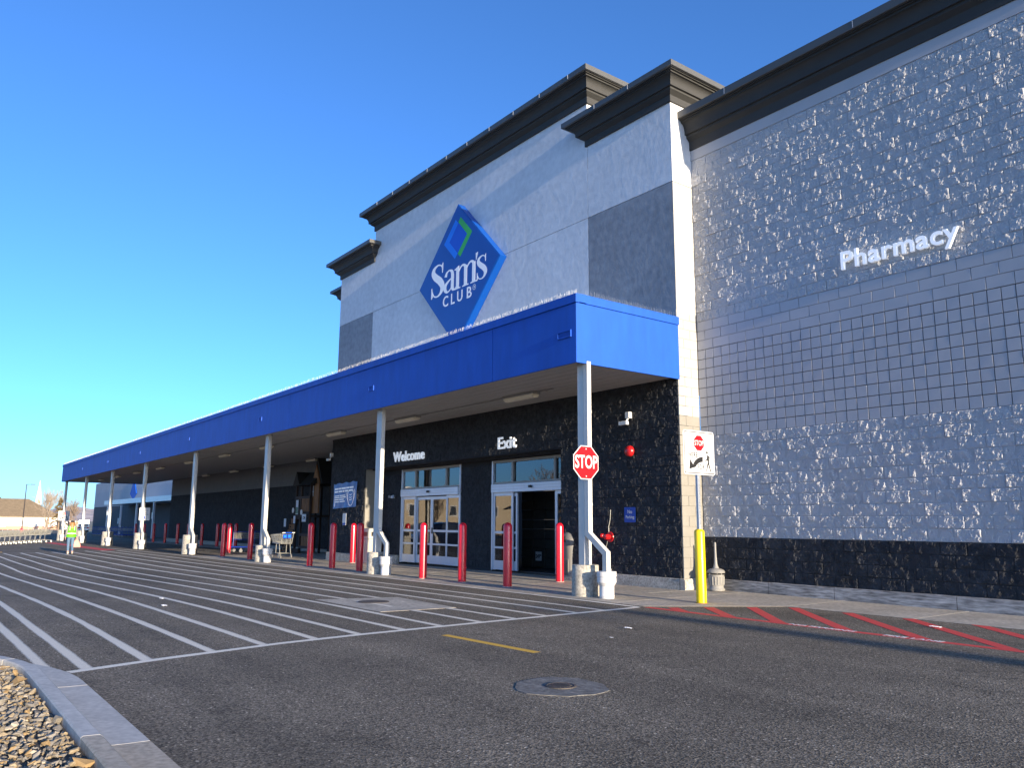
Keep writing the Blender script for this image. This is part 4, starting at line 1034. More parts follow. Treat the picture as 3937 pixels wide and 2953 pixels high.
def ribbon(pts, n=10):
    """pen stroke with varying width through (x, y, w) points -> outline polygon strips"""
    P = [Vector(p) for p in pts]; out = []
    for i in range(len(P)-1):
        p0, p1, p2, p3 = P[max(0,i-1)], P[i], P[i+1], P[min(len(P)-1,i+2)]
        for k in range(n):
            t = k/n; out.append(.5*((2*p1)+(-p0+p2)*t+(2*p0-5*p1+4*p2-p3)*t*t+(-p0+3*p1-3*p2+p3)*t**3))
    out.append(P[-1]); V = []; 
    for i, p in enumerate(out):
        a, b = out[max(0,i-1)], out[min(len(out)-1,i+1)]; tt = Vector((b.x-a.x, b.y-a.y)).normalized(); nn = Vector((-tt.y, tt.x))
        V.append(((p.x+nn.x*p.z/2, p.y+nn.y*p.z/2), (p.x-nn.x*p.z/2, p.y-nn.y*p.z/2)))
    return V
def glyph(parent, strokes, polys, ox, oy, sc, z, mat, name='letter', xs=1.):
    mb = MB(); lay_ = 0
    for st_ in strokes:
        V = ribbon(st_); k = len(V); za, zb = z, z+.0012+.0004*lay_; lay_ += 1
        vs = []
        for a, b in V: vs += [(ox+a[0]*sc*xs, oy+a[1]*sc, zb), (ox+b[0]*sc*xs, oy+b[1]*sc, zb), (ox+a[0]*sc*xs, oy+a[1]*sc, za), (ox+b[0]*sc*xs, oy+b[1]*sc, za)]
        fs = [(0,1,3,2), (4*k-4,4*k-2,4*k-1,4*k-3)]
        for i in range(k-1):
            a = 4*i; b = a+4; fs += [(a,b,b+1,a+1), (a,a+2,b+2,b), (a+1,b+1,b+3,a+3)]
        mb.add(vs, fs)
    for pg in polys:
        mb.prism([(ox+a*sc*xs, oy+b*sc) for a, b in pg], 'z', z, z+.0012+.0004*lay_); lay_ += 1
    me = bpy.data.meshes.new(name); me.from_pydata(mb.v, [], mb.f); me.materials.append(MATS[mat])
    bm = bmesh.new(); bm.from_mesh(me); bmesh.ops.recalc_face_normals(bm, faces=bm.faces); bm.to_mesh(me); bm.free()
    o = bpy.data.objects.new(name, me); C.objects.link(o); o.parent = parent; ABS[o] = Vector(); return o
S_st = [[(.455,.80,.02),(.40,.925,.035),(.28,.975,.05),(.14,.91,.10),(.10,.78,.145),(.19,.63,.19),(.36,.46,.20),(.455,.28,.165),(.41,.11,.10),(.28,.022,.05),(.14,.065,.04),(.07,.22,.02)]]
S_pl = [[(.44,.69),(.465,.69),(.475,1.0),(.455,1.0),(.42,.93)], [(.06,.33),(.035,.33),(.03,.0),(.05,.0),(.09,.07)]]
a_st = [[(.12,.50,.10),(.155,.605,.07),(.25,.66,.045),(.345,.61,.085),(.375,.50,.105),(.375,.30,.105),(.375,.13,.105),(.41,.04,.075),(.475,.045,.03),(.51,.09,.02)],
        [(.36,.41,.03),(.24,.35,.06),(.12,.25,.10),(.10,.13,.11),(.165,.035,.07),(.26,.045,.04),(.35,.14,.03)]]
m_pl = []
for xx in (.13, .43, .73):
    m_pl += [[(xx-.055,.03),(xx+.055,.03),(xx+.055,.60),(xx-.055,.60)], [(xx-.115,0),(xx+.115,0),(xx+.115,.028),(xx+.055,.045),(xx-.055,.045),(xx-.115,.028)]]
m_pl += [[(.01,.59),(.01,.61),(.17,.68),(.185,.68),(.185,.55),(.075,.57)]]
m_st = [[(.17,.50,.03),(.25,.61,.05),(.34,.645,.06),(.415,.58,.09),(.43,.45,.11)], [(.47,.50,.03),(.55,.61,.05),(.64,.645,.06),(.715,.58,.09),(.73,.45,.11)]]
sc = 1.12; oy = -.485
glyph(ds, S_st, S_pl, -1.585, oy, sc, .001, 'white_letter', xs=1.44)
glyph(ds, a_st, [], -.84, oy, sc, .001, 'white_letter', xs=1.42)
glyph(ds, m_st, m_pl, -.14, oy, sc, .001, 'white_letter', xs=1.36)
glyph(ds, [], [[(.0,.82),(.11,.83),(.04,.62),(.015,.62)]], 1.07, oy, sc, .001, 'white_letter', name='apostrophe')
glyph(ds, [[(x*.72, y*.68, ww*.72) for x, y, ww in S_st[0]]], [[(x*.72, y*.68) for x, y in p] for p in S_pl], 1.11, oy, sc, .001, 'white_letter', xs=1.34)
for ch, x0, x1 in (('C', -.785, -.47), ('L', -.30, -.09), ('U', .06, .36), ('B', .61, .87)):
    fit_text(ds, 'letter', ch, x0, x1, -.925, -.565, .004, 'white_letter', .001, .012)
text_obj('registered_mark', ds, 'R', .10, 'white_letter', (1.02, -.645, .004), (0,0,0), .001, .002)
mb = MB(); 
for k in range(24):
    a, b = 2*math.pi*k/24, 2*math.pi*(k+1)/24
    mb.add([(1.02+r_*math.cos(t_), -.645+r_*math.sin(t_), .006) for t_ in (a, b) for r_ in (.075, .09)], [(0,1,3,2)])
me = bpy.data.meshes.new('registered_ring'); me.from_pydata(mb.v, [], mb.f); me.materials.append(MATS['white_letter']); o = bpy.data.objects.new('registered_ring', me); C.objects.link(o); o.parent = ds; ABS[o] = Vector()

# ------------------------------------------------------------------ banner and wall fittings
bn = thing('banner', 'wrinkled blue banner with white lines and a face mask drawing', 'banner', (-28.56, 13.545, 2.41)); bn.rotation_euler = FACE_Y
nx, nz = 26, 14; V = []; F = []
for i in range(nx+1):
    for j in range(nz+1):
        x_ = -1.01+2.02*i/nx; y_ = -.48+.96*j/nz
        zz = .012*math.sin(x_*7+y_*5)*math.sin(y_*3+1)+.010*math.sin(x_*13-y_*4)+.008*abs(math.sin(x_*5+2*y_))
        V.append((x_, y_+.03*x_-.02*math.sin(i*.8)*(j == nz), zz))
for i in range(nx):
    for j in range(nz): F.append((i*(nz+1)+j, (i+1)*(nz+1)+j, (i+1)*(nz+1)+j+1, i*(nz+1)+j+1))
o = fastmesh('sheet', np.array(V), np.array(F), 'banner_blue'); o.parent = bn; smooth_by_angle(o, 60)
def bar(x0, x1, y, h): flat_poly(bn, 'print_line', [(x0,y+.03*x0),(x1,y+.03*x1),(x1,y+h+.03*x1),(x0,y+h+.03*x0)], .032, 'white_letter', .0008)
for y, segs in ((.24, ((-.86,-.52),(-.49,-.30),(-.27,.12),(.15,.42),(.45,.78))), (.13, ((-.86,-.55),(-.51,-.2),(-.16,.0),(.04,.34),(.38,.72)))):
    for a, b in segs: bar(a, b, y, .06)
for y, b in ((-.02, .08), (-.09, .14), (-.17, -.04), (-.25, .06)): 
    bar(-.86, -.86+(b+.86)*.45, y, .035); bar(-.86+(b+.86)*.5, b, y, .035)
mk = [(.30,.0,.02),(.36,.12,.02),(.55,.19,.02),(.74,.12,.02),(.79,-.02,.02),(.76,-.24,.02),(.66,-.37,.02),(.54,-.40,.02),(.42,-.36,.02),(.33,-.22,.02),(.30,0,.02)]
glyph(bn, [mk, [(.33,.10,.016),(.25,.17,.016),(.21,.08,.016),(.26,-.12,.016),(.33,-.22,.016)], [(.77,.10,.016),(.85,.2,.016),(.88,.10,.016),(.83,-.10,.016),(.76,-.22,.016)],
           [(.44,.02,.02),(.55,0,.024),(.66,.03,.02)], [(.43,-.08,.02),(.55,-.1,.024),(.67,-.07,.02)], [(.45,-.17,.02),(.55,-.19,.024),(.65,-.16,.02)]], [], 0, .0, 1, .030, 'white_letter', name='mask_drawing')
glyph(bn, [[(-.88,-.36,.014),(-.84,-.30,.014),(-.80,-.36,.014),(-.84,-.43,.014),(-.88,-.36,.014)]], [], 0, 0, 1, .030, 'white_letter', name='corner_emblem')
t = thing('wall_poster', 'small pale paper poster on the dark wall below the banner', 'poster', (-28.55, 13.555, 1.27))
MB().box(-28.70, -28.40, 13.55, 13.558, 1.27, 1.72).build('sheet', 'paper', t); MB().box(-28.69, -28.41, 13.548, 13.5495, 1.28, 1.36).build('blue_band', 'parking_blue', t)
def camera_unit(name, label, loc, mir=1, wallside=None):
    x, y, z = loc; t = thing(name, label, 'camera', (x, y, z))
    MB().bbox(x-.07, x+.07, y-.11, y+.0, z+.0, z+.15, .012).build('junction_box', 'white_plastic', t)
    smooth_by_angle(MB().tube([(x, y-.06, z+.02), (x-.02*mir, y-.10, z-.06), (x-.05*mir, y-.13, z-.09)], .022, 8).build('arm', 'white_plastic', t), 40)
    h = MB().bbox(x-.22, x+.06, y-.19, y-.10, z-.16, z-.07, .015).build('camera_housing', 'white_plastic', t)
    MB().tube([(x-.222, y-.145, z-.115), (x-.228, y-.145, z-.115)], .034, 14).build('lens', 'black_plastic', h)
camera_unit('security_camera', 'white security camera high on the dark wall right of the stop sign', (-13.28, 13.56, 3.86))
camera_unit('security_camera', 'white security camera at the dark wall corner above the playset', (-29.85, 13.56, 3.97))
t = thing('alarm_bell', 'round red fire alarm bell on the dark block wall', 'alarm bell', (-13.28, 13.56, 2.95))
o = MB().lathe([(.0,.115),(.05,.112),(.10,.095),(.125,.06),(.13,.0),(.10,.0)], 0, 0, 24).build('gong', 'alarm_red', t, origin=(0,0,0)); o.location = (0, -.02, .13); o.rotation_euler = (R(90), 0, 0); smooth_by_angle(o, 40)
MB().lathe([(0,.135),(.02,.13),(.022,.11)], 0, 0, 12).build('cap_nut', 'alarm_red', t, origin=(0,0,0)).location = (0, -.02, .13); t.children[-1].rotation_euler = (R(90), 0, 0)
MB().box(-13.34, -13.22, 13.54, 13.585, 3.02, 3.14).build('back_box', 'alarm_red', t)
t = thing('fire_hose_connection', 'red fire department connection on the dark wall with hanging cable', 'fire connection', (-14.04, 13.56, .2))
def ylathe(parent, name, prof, loc, mat, n=20, rot=(R(90),0,0)):
    o = MB().lathe(prof, 0, 0, n).build(name, mat, parent, origin=(0,0,0)); o.location = Vector(loc)-ABS[parent]; o.rotation_euler = rot; smooth_by_angle(o, 40); return o
ylathe(t, 'flange', [(.0,.012),(.12,.012),(.125,.0),(0,0)], (-14.04, 13.575, 1.08), 'alarm_red')
ylathe(t, 'body', [(.0,.17),(.06,.16),(.065,.06),(.055,.012)], (-14.04, 13.57, 1.08), 'alarm_red')
ylathe(t, 'inlet', [(.0,.17),(.05,.17),(.055,.12),(.04,.10),(.04,.0)], (-14.04, 13.50, 1.08), 'alarm_red', 16, (R(80), 0, R(-60)))
smooth_by_angle(MB().tube([(-14.0,13.57,1.72),(-14.01,13.56,1.5),(-14.06,13.555,1.32),(-14.05,13.55,1.2)], .008, 6).build('cable', 'wire', t), 60)
smooth_by_angle(MB().tube([(-14.1,13.55,.98),(-14.16,13.55,.8),(-14.17,13.555,.55),(-14.10,13.56,.38)], .006, 6).build('cable', 'wire', t), 60)
ylathe(t, 'drain_stub', [(.035,.10),(.055,.10),(.055,.0),(.035,0)], (-14.06, 13.55, .31), 'white_plastic', 16, (R(85), 0, R(25)))
t = thing('emergency_light', 'twin head emergency lamp on the recessed wall left of the Welcome doors', 'lamp', (-26.15, 14.33, 2.25))
MB().bbox(-26.25, -26.05, 14.27, 14.345, 2.26, 2.36, .01).build('case', 'white_plastic', t)
for dx in (-.15, .15): ylathe(t, 'lamp_head', [(0,.09),(.05,.085),(.055,.07),(.04,.0),(0,0)], (-26.15+dx, 14.30, 2.31), 'galvanised', 14, (R(80), 0, R(dx*60)))
t = thing('window_camera', 'small dark dome by the right edge of the exit doors', 'camera', (-15.87, 14.2, 2.33)); smooth_by_angle(MB().lathe([(0,-.06),(.04,-.045),(.055,0),(.055,.03),(0,.03)], -15.95, 14.2, 14, cz=2.4).build('dome', 'black_plastic', t), 40)

# ------------------------------------------------------------------ litter bins and ash urn
t = thing('litter_bin', 'grey plastic bin with domed lid behind the stop sign column', 'bin', (-15.62, 13.72, .0))
def rr_loft(rings, cx, cy, n=6):
    """stack of rounded rectangles (w, d, r, z)"""
    mb = MB(); vs = []; k = None
    for w_, d_, r_, z_ in rings:
        p = rrect(w_, d_, r_, n, cx, cy); k = len(p); vs += [(x, y, z_) for x, y in p]
    fs = [(i*k+j, i*k+(j+1)%k, (i+1)*k+(j+1)%k, (i+1)*k+j) for i in range(len(rings)-1) for j in range(k)]
    fs += [tuple(range(k-1,-1,-1)), tuple((len(rings)-1)*k+j for j in range(k))]
    return mb.add(vs, fs)
smooth_by_angle(rr_loft([(.40,.40,.10,.02),(.44,.44,.12,.55),(.50,.50,.14,.78),(.52,.52,.15,.84),(.52,.52,.15,.88)], -15.62, 13.72).build('body', 'bin_grey', t), 35)
for a in range(-3, 4): MB().box(-15.62+a*.045-.006, -15.62+a*.045+.006, 13.49, 13.515, .1, .5).build('flute', 'bin_grey', t)
smooth_by_angle(rr_loft([(.54,.54,.16,.882),(.54,.54,.16,.93),(.50,.50,.18,1.03),(.42,.42,.18,1.12),(.30,.30,.14,1.17),(.14,.14,.06,1.185)], -15.62, 13.72).build('domed_lid', 'bin_grey', t), 35)
MB().prism([(-15.72,.93),(-15.52,.93),(-15.58,1.08),(-15.66,1.08)], 'y', 13.43, 13.50).build('flap', 'black_plastic', t)
t = thing('litter_bin', 'beige square litter bin with hooded top beside the second column', 'bin', (-26.62, 13.75, G(-26.6)))
g = G(-26.6)+.012
smooth_by_angle(rr_loft([(.50,.50,.05,g),(.50,.50,.05,g+.84),(.46,.46,.05,g+.86)], -26.62, 13.75).build('body', 'bin_beige', t), 35)
for dx in (-.14, .14): MB().box(-26.62+dx-.09, -26.62+dx+.09, 13.485, 13.499, g+.1, g+.74).build('side_panel', 'bin_beige', t)
smooth_by_angle(rr_loft([(.52,.52,.05,g+.862),(.52,.52,.05,g+1.10),(.44,.44,.05,g+1.22),(.36,.36,.05,g+1.235)], -26.62, 13.75).build('hood', 'bin_beige', t), 35)
MB().box(-26.78, -26.44, 13.478, 13.4885, g+.95, g+1.10).build('opening', 'black_plastic', t); MB().box(-26.3605, -26.352, 13.60, 13.90, g+.95, g+1.10).build('opening', 'black_plastic', t)
t = thing('ash_urn', 'grey fluted smokers urn with tall neck at the foot of the pier', 'ash urn', (-11.2, 13.92, .012))
bp = [(.0,.0),(.17,.0),(.175,.03),(.15,.07),(.145,.09),(.155,.11),(.165,.30),(.17,.31),(.17,.33),(.0,.33)]
smooth_by_angle(MB().lathe(bp, -11.2, 13.92, 28, cz=.012).build('pot', 'ash_grey', t), 35)
for k in range(18):
    a = 2*math.pi*k/18; MB().tube([(-11.2+.157*math.cos(a), 13.92+.157*math.sin(a), .135), (-11.2+.166*math.cos(a), 13.92+.166*math.sin(a), .30)], .009, 5).build('flute', 'ash_grey', t)
smooth_by_angle(MB().lathe([(.10,.36),(.185,.365),(.19,.385),(.17,.42),(.115,.45),(.07,.46),(.05,.50),(.035,.56),(.026,.72),(.022,.98),(.02,1.0),(0,1.0)], -11.2, 13.92, 24, cz=.012).build('neck', 'ash_grey', t), 40)
for k in range(3):
    a = 2*math.pi*k/3; MB().tube([(-11.2+.14*math.cos(a), 13.92+.14*math.sin(a), .33), (-11.2+.14*math.cos(a), 13.92+.14*math.sin(a), .385)], .012, 6).build('lug', 'ash_grey', t)

# ------------------------------------------------------------------ shopping carts
def wheel_parts(t, x, y, r=.06, mat='wheel_grey'):
    w_ = MB(); w_.tube([(x, y-.015, r), (x, y+.015, r)], r, 14); o = w_.build('wheel', mat, t)
    MB().box(x-.02, x+.02, y-.024, y-.018, r*.8, r*2.5).add([(x-.02,y+.018,r*.8),(x+.02,y+.018,r*.8),(x+.02,y+.018,r*2.5),(x-.02,y+.018,r*2.5)], [(0,1,2,3)]).build('fork', 'wire', o)
def shopping_cart():
    t = thing('shopping_cart', '', 'shopping cart', (0,0,0), 'nested shopping carts in the row')
    # basket corners: rear x=-.42, front x=.48
    def P(u, v, side):   # u 0 rear..1 front, v 0 bottom..1 top
        x = -.40+.90*u-.05*(1-v)*(u > .5)-.10*(1-v)*0
        w_ = (.285-.05*u)*(.86+.14*v); z = .58+.07*u+(1.0-.06*u-.58-.07*u)*v
        return (x-(1-v)*.10*u, side*w_, z)
    mb = MB(); rw = .0075
    for side in (-1, 1):
        for v in (0, .25, .5, .75, 1): mb.tube([P(0,v,side), P(1,v,side)], rw*(1.7 if v in (0, 1) else 1), 4)
        for i in range(13): mb.tube([P(i/12,0,side), P(i/12,1,side)], rw*.8, 4)
    for v in (0, .25, .5, .75, 1): mb.tube([P(1,v,-1), P(1,v,1)], rw*(1.6 if v in (0, 1) else 1), 4)
    for i in range(9):
        k = -1+2*i/8; a = P(1,0,1); b = P(1,1,1); mb.tube([(a[0], a[1]*k, a[2]), (b[0], b[1]*k, b[2])], rw*.8, 4)
        a = P(0,0,1); b = P(0,1,1); mb.tube([(a[0], a[1]*k, a[2]), (b[0]+.04, b[1]*k, b[2]-.02)], rw*.8, 4)
    for i in range(9):
        u = i/8; mb.tube([P(u,0,-1), P(u,0,1)], rw*.8, 4)
    for i in range(7):
        k = -1+2*i/6; a = P(0,0,1); b = P(1,0,1); mb.tube([(a[0], a[1]*k, a[2]), (b[0], b[1]*k, b[2])], rw*.8, 4)
    mb.build('basket', 'wire', t)
    mb = MB()
    for s_ in (-1, 1):
        mb.tube([(-.50,s_*.25,1.02),(-.44,s_*.25,.80),(-.38,s_*.25,.585),(-.20,s_*.25,.57),(.35,s_*.21,.62)], .013, 6)
        mb.tube([(-.26,s_*.25,.57),(-.34,s_*.25,.16),(-.36,s_*.25,.15)], .013, 6)
        mb.tube([(-.02,s_*.24,.575),(.0,s_*.24,.20),(.36,s_*.17,.17),(.44,s_*.16,.15)], .013, 6); mb.tube([(-.34,s_*.25,.17),(.0,s_*.24,.2)], .012, 6)
    for x_ in (-.3, -.1, .1, .3): mb.tube([(x_,-.22,.185),(x_,.22,.185)], .007, 4)
    mb.build('frame', 'wire', t)
    o = MB().tube([(-.51,-.29,1.03),(-.51,.29,1.03)], .018, 10).build('handle', 'white_plastic', t)
    MB().tube([(-.51,-.16,1.03),(-.51,.16,1.03)], .021, 10).build('handle_sleeve', 'cart_plastic', o)
    for s_ in (-1, 1): wheel_parts(t, -.37, s_*.25); wheel_parts(t, .44, s_*.16)
    fl = MB().box(-.425, -.415, -.19, -.015, .80, .96).box(-.425, -.415, .015, .19, .80, .96).build('seat_flap', 'cart_plastic', t)
    for s_ in (-1, 1): MB().box(-.4285, -.4255, s_*.10-.05, s_*.10+.05, .85, .92).build('flap_label', 'logo_light', fl)
    return t
sc0 = shopping_cart()
place(sc0, (-32.75, 12.75, G(-32.75)+.006), R(190), 'silver wire shopping cart with blue seat flaps beside the third column', 'loose carts near the doors')
def gpos(x, y): return (x, y, G(x, y)+.004)
nrow = 12
for i in range(nrow):
    y_ = 5.35+i*.325; x_ = -71.2+.02*i
    c = copy_tree(sc0)
    lab = {nrow-1: 'wire cart at the right hand end of the long nested row at far left', nrow-2: 'second wire cart from the right hand end of the nested row'}.get(i, '%s wire cart from the right hand end of the nested row' % ('twelfth', 'eleventh', 'tenth', 'ninth', 'eighth', 'seventh', 'sixth', 'fifth', 'fourth', 'third')[min(i, 9)])
    place(c, gpos(x_, y_), R(88), lab, 'nested shopping carts in the row')
def platform_cart():
    t = thing('platform_cart', '', 'platform cart', (0,0,0), 'blue platform carts')
    MB().bbox(-.70, .70, -.33, .33, .24, .29, .015).build('deck', 'cart_blue', t)
    mb = MB()
    for x_ in (-.68, .68):
        mb.tube([(x_,-.31,.28),(x_,-.31,1.02),(x_,-.25,1.08),(x_,.25,1.08),(x_,.31,1.02),(x_,.31,.28)], .017, 6)
        mb.tube([(x_,-.31,.62),(x_,.31,.62)], .012, 6)
    mb.tube([(-.68,.31,1.0),(.68,.31,1.0)], .015, 6); mb.tube([(-.68,.31,.62),(.68,.31,.62)], .015, 6)
    mb.build('frame', 'cart_blue', t)
    mb = MB()
    for i in range(21): mb.tube([(-.66+1.32*i/20,.31,.62),(-.66+1.32*i/20,.31,1.0)], .006, 4)
    for z_ in (.72, .82, .91): mb.tube([(-.68,.31,z_),(.68,.31,z_)], .006, 4)
    mb.build('wire_side', 'wire', t)
    for x_ in (-.58, .58):
        for y_ in (-.26, .26): wheel_parts(t, x_, y_, .085)
    for y_ in (-.28, .28): wheel_parts(t, 0, y_, .085)
    return t
pc0 = platform_cart()
place(pc0, (-40.3, 13.75, G(-40.3)+.004), R(48), 'blue platform cart with wire side behind the pair of red bollards', 'blue platform carts')
for i in range(11):
    x_ = -106+i*1.55; o = copy_tree(pc0)
    place(o, (x_, 18.9, G(x_)+.004), R(90+random.uniform(-3, 3)), '%s blue platform cart from the left in the distant line under the shelter' % ('first', 'second', 'third', 'fourth', 'fifth', 'sixth', 'seventh', 'eighth', 'ninth', 'tenth', 'last')[i], 'blue platform carts')

# ------------------------------------------------------------------ wooden playset
pl = thing('playset', 'dark wooden playset with gabled roofs and climbing wall under the canopy', 'playset', (-37.6, 16.0, G(-37.6)+.006))
def pbox(name, x0, x1, y0, y1, z0, z1, mat='wood_dark'):
    c = ABS[pl]; return MB().box(c.x+x0, c.x+x1, c.y+y0, c.y+y1, c.z+z0, c.z+z1).build(name, mat, pl)
for x_ in (-.50, .12):
    for y_ in (-.5, .5): pbox('post', x_-.05, x_+.05, y_-.05, y_+.05, 0, 3.3)
for x_ in (1.2,):
    for y_ in (-.5, .5): pbox('post', x_-.05, x_+.05, y_-.05, y_+.05, 0, 3.3)
pbox('deck', -.56, 1.26, -.56, .56, 1.72, 1.82); pbox('rail', -.55, .17, -.57, -.50, 2.60, 2.72); pbox('rail', .17, 1.25, -.57, -.50, 2.60, 2.72); pbox('rail', .17, 1.25, -.57, -.5, 1.86, 1.98)
pbox('rail', -.55, .17, -.57, -.5, 1.62, 1.71); pbox('sill', -.6, .2, -.62, -.5, .0, .22)
for i in range(6): pbox('slat', .26+i*.165, .38+i*.165, -.55, -.52, 1.98, 2.6, 'wood_orange')
for i in range(5): pbox('slat', .40+i*.165, .52+i*.165, -.55, -.52, .36, .82, 'wood_orange')
pbox('rail', .17, 1.25, -.56, -.50, .82, .95); pbox('rail', .17, 1.25, -.56, -.50, .24, .36)
c = ABS[pl]
rf = MB().prism([(c.x-.62,c.z+3.22),(c.x-.19,c.z+3.92),(c.x+.24,c.z+3.22)], 'y', c.y-.7, c.y+.7).build('gable_roof', 'shingle_dark', pl)
rf = MB().prism([(c.y-.75,c.z+3.22),(c.y+.0,c.z+3.9),(c.y+.75,c.z+3.22)], 'x', c.x-.1, c.x+1.5).build('gable_roof', 'shingle_dark', pl)
MB().prism([(c.x+.75,c.z+3.3),(c.x+1.35,c.z+4.55),(c.x+2.0,c.z+3.3)], 'y', c.y-.3, c.y+.9).build('gable_roof', 'shingle_dark', pl)
MB().prism([(c.x+.95,c.z+3.32),(c.x+1.36,c.z+4.2),(c.x+1.8,c.z+3.32)], 'y', c.y-.36, c.y-.305).build('gable_board', 'wood_orange', pl)
pbox('house_wall', 1.0, 1.9, -.42, -.36, 1.9, 3.3, 'wood_orange'); pbox('window_bar', 1.28, 1.32, -.44, -.425, 2.7, 3.2, 'sign_white'); pbox('window_bar', 1.2, 1.4, -.445, -.44, 2.9, 2.94, 'sign_white')
for i in range(6):
    z0 = .05+i*.27; o = pbox('climbing_board', -1.45+i*.02, -.75+i*.02, -.75+i*.07, -.70+i*.07, z0, z0+.24, 'wood_orange')
    h = MB().lathe([(.04,0),(.03,.04),(0,.05)], 0, 0, 10).build('hand_hold', 'black_plastic', pl, origin=(0,0,0)); h.location = (-1.3+.35*(i%2)+.15, -.76+i*.07, z0+.12); h.rotation_euler = (R(90),0,0)
MB().tube([(c.x-1.55,c.y-.78,c.z),(c.x-1.42,c.y-.30,c.z+1.8)], .05, 4).build('side_rail', 'wood_dark', pl); MB().tube([(c.x-.65,c.y-.78,c.z),(c.x-.55,c.y-.30,c.z+1.8)], .05, 4).build('side_rail', 'wood_dark', pl)
pbox('swing_beam', -1.5, -.5, -.06, .06, 2.58, 2.70); MB().tube([(c.x-1.45,c.y-.5,c.z),(c.x-1.45,c.y,c.z+2.6)], .05, 4).build('swing_leg', 'wood_dark', pl)
for x_, z_, s_ in ((-.50, 2.05, .13), (.55, 1.95, .13), (-.2, 3.42, .06)):
    o = MB().lathe([(0,.012),(s_,.012),(s_,0),(0,0)], 0, 0, 18).build('round_tag', 'sign_white', pl, origin=(0,0,0)); o.location = (x_, -.66, z_); o.rotation_euler = (R(90),0,0)
pbox('poster', -.30, -.02, -.61, -.60, 1.85, 2.55, 'paper'); pbox('poster_picture', -.29, -.03, -.6125, -.611, 1.88, 2.2, M('picture_green', (.16, .26, .18), .6, .5, 12))
for (x_, z_, w_, h_) in ((.62, 1.5, .48, .36), (-.42, 1.42, .22, .36), (-1.62, 1.25, .26, .4)): pbox('price_card', x_, x_+w_, -.66, -.65, z_, z_+h_, 'paper')
text_obj('price_text', pl, '1,298', .17, 'sign_black', (.86, -.662, 1.68), (R(90),0,0), .0008, .004, .85)

# ------------------------------------------------------------------ person
def skin_mesh(name, verts, edges, radii, root, parent, mats, assign, sub=2):
    me = bpy.data.meshes.new(name); me.from_pydata(verts, edges, [])
    o = bpy.data.objects.new(name, me); C.objects.link(o)
    o.modifiers.new('skin', 'SKIN'); 
    for i, v in enumerate(me.skin_vertices[0].data):
        rr_ = radii[i]; v.radius = rr_ if isinstance(rr_, tuple) else (rr_, rr_); v.use_root = (i == root)
    ss = o.modifiers.new('sub', 'SUBSURF'); ss.levels = sub; ss.render_levels = sub
    bpy.context.view_layer.update()
    m2 = bpy.data.meshes.new_from_object(o.evaluated_get(bpy.context.evaluated_depsgraph_get()))
    bpy.data.objects.remove(o); m2.name = name; m2.materials.clear()
    for m in mats: m2.materials.append(MATS[m])
    for p in m2.polygons: p.material_index = assign(p.center); p.use_smooth = True
    ob = bpy.data.objects.new(name, m2); C.objects.link(ob); ob.parent = parent; ABS[ob] = Vector(); return ob
pr = thing('person', 'person in a bright green vest and jeans walking away across the crosswalk', 'person', (-45.7, 6.9, G(-45.7, 6.9)+.004))
# local axes: +x = walking direction, +y = left
Vp = [(0,0,.90),(.01,0,1.05),(.015,0,1.22),(.01,0,1.36),(.02,0,1.44),(.03,0,1.52),(.035,0,1.58),            # 0-6 pelvis..crown
      (0,.09,.86),(.10,.085,.47),(.02,.08,.09),(.0,.08,.045),(.16,.085,.03),                                   # 7-11 left leg
      (0,-.09,.86),(.02,-.085,.46),(-.24,-.08,.14),(-.29,-.08,.10),(-.18,-.085,.03),                            # 12-16 right leg
      (.01,.165,1.33),(-.05,.235,1.08),(.05,.245,.85),(.07,.24,.78),                                            # 17-20 left arm
      (.01,-.165,1.33),(.02,-.24,1.08),(.08,-.25,.85),(.09,-.25,.78)]                                           # 21-24 right arm
Ep = [(0,1),(1,2),(2,3),(3,4),(4,5),(5,6),(0,7),(7,8),(8,9),(9,10),(10,11),(0,12),(12,13),(13,14),(14,15),(15,16),(3,17),(17,18),(18,19),(19,20),(3,21),(21,22),(22,23),(23,24)]
Rp = [(.17,.13),(.15,.115),(.17,.125),(.10,.09),.05,.085,.075, .105,.07,.048,.045,.032, .105,.07,.05,.045,.032, .068,.05,.038,.035, .068,.05,.038,.035]
def asg(c):
    if c.z < .075: return 2
    if c.z < .17: return 0
    if abs(c.y) > .2 and c.z < .86: return 0
    if c.z < .93: return 1
    if c.z > 1.42: return 0
    return 3
skin_mesh('body', Vp, Ep, Rp, 0, pr, ['skin', 'denim', 'shoe', 'sleeve_grey'], asg)
def ring_shell(name, rings, mat, parent, n=20):
    mb = MB(); vs = []; fs = []
    for (cx, cy, rx, ry, z) in rings: vs += [(cx+rx*math.cos(2*math.pi*k/n), cy+ry*math.sin(2*math.pi*k/n), z) for k in range(n)]
    for i in range(len(rings)-1): fs += [(i*n+k, i*n+(k+1)%n, (i+1)*n+(k+1)%n, (i+1)*n+k) for k in range(n)]
    me = bpy.data.meshes.new(name); me.from_pydata(vs, [], fs); me.materials.append(MATS[mat])
    for p in me.polygons: p.use_smooth = True
    o = bpy.data.objects.new(name, me); C.objects.link(o); o.parent = parent; ABS[o] = Vector(); return o
vest = ring_shell('vest', [(.0,0,.165,.225,.84),(.0,0,.16,.215,.95),(.005,0,.15,.195,1.08),(.01,0,.15,.20,1.20),(.01,0,.14,.195,1.32),(.01,0,.11,.15,1.40),(.015,0,.075,.09,1.45)], 'vest_green', pr)
ring_shell('reflective_band', [(.003,0,.163,.212,1.0),(.003,0,.158,.205,1.045)], 'reflective', pr)
for y_ in (-.10, .10): ring_shell('reflective_strap', [(-.02,y_,.135,.022,1.18),(-.02,y_,.13,.022,1.30),(-.01,y_,.115,.022,1.385)], 'reflective', pr, 10)
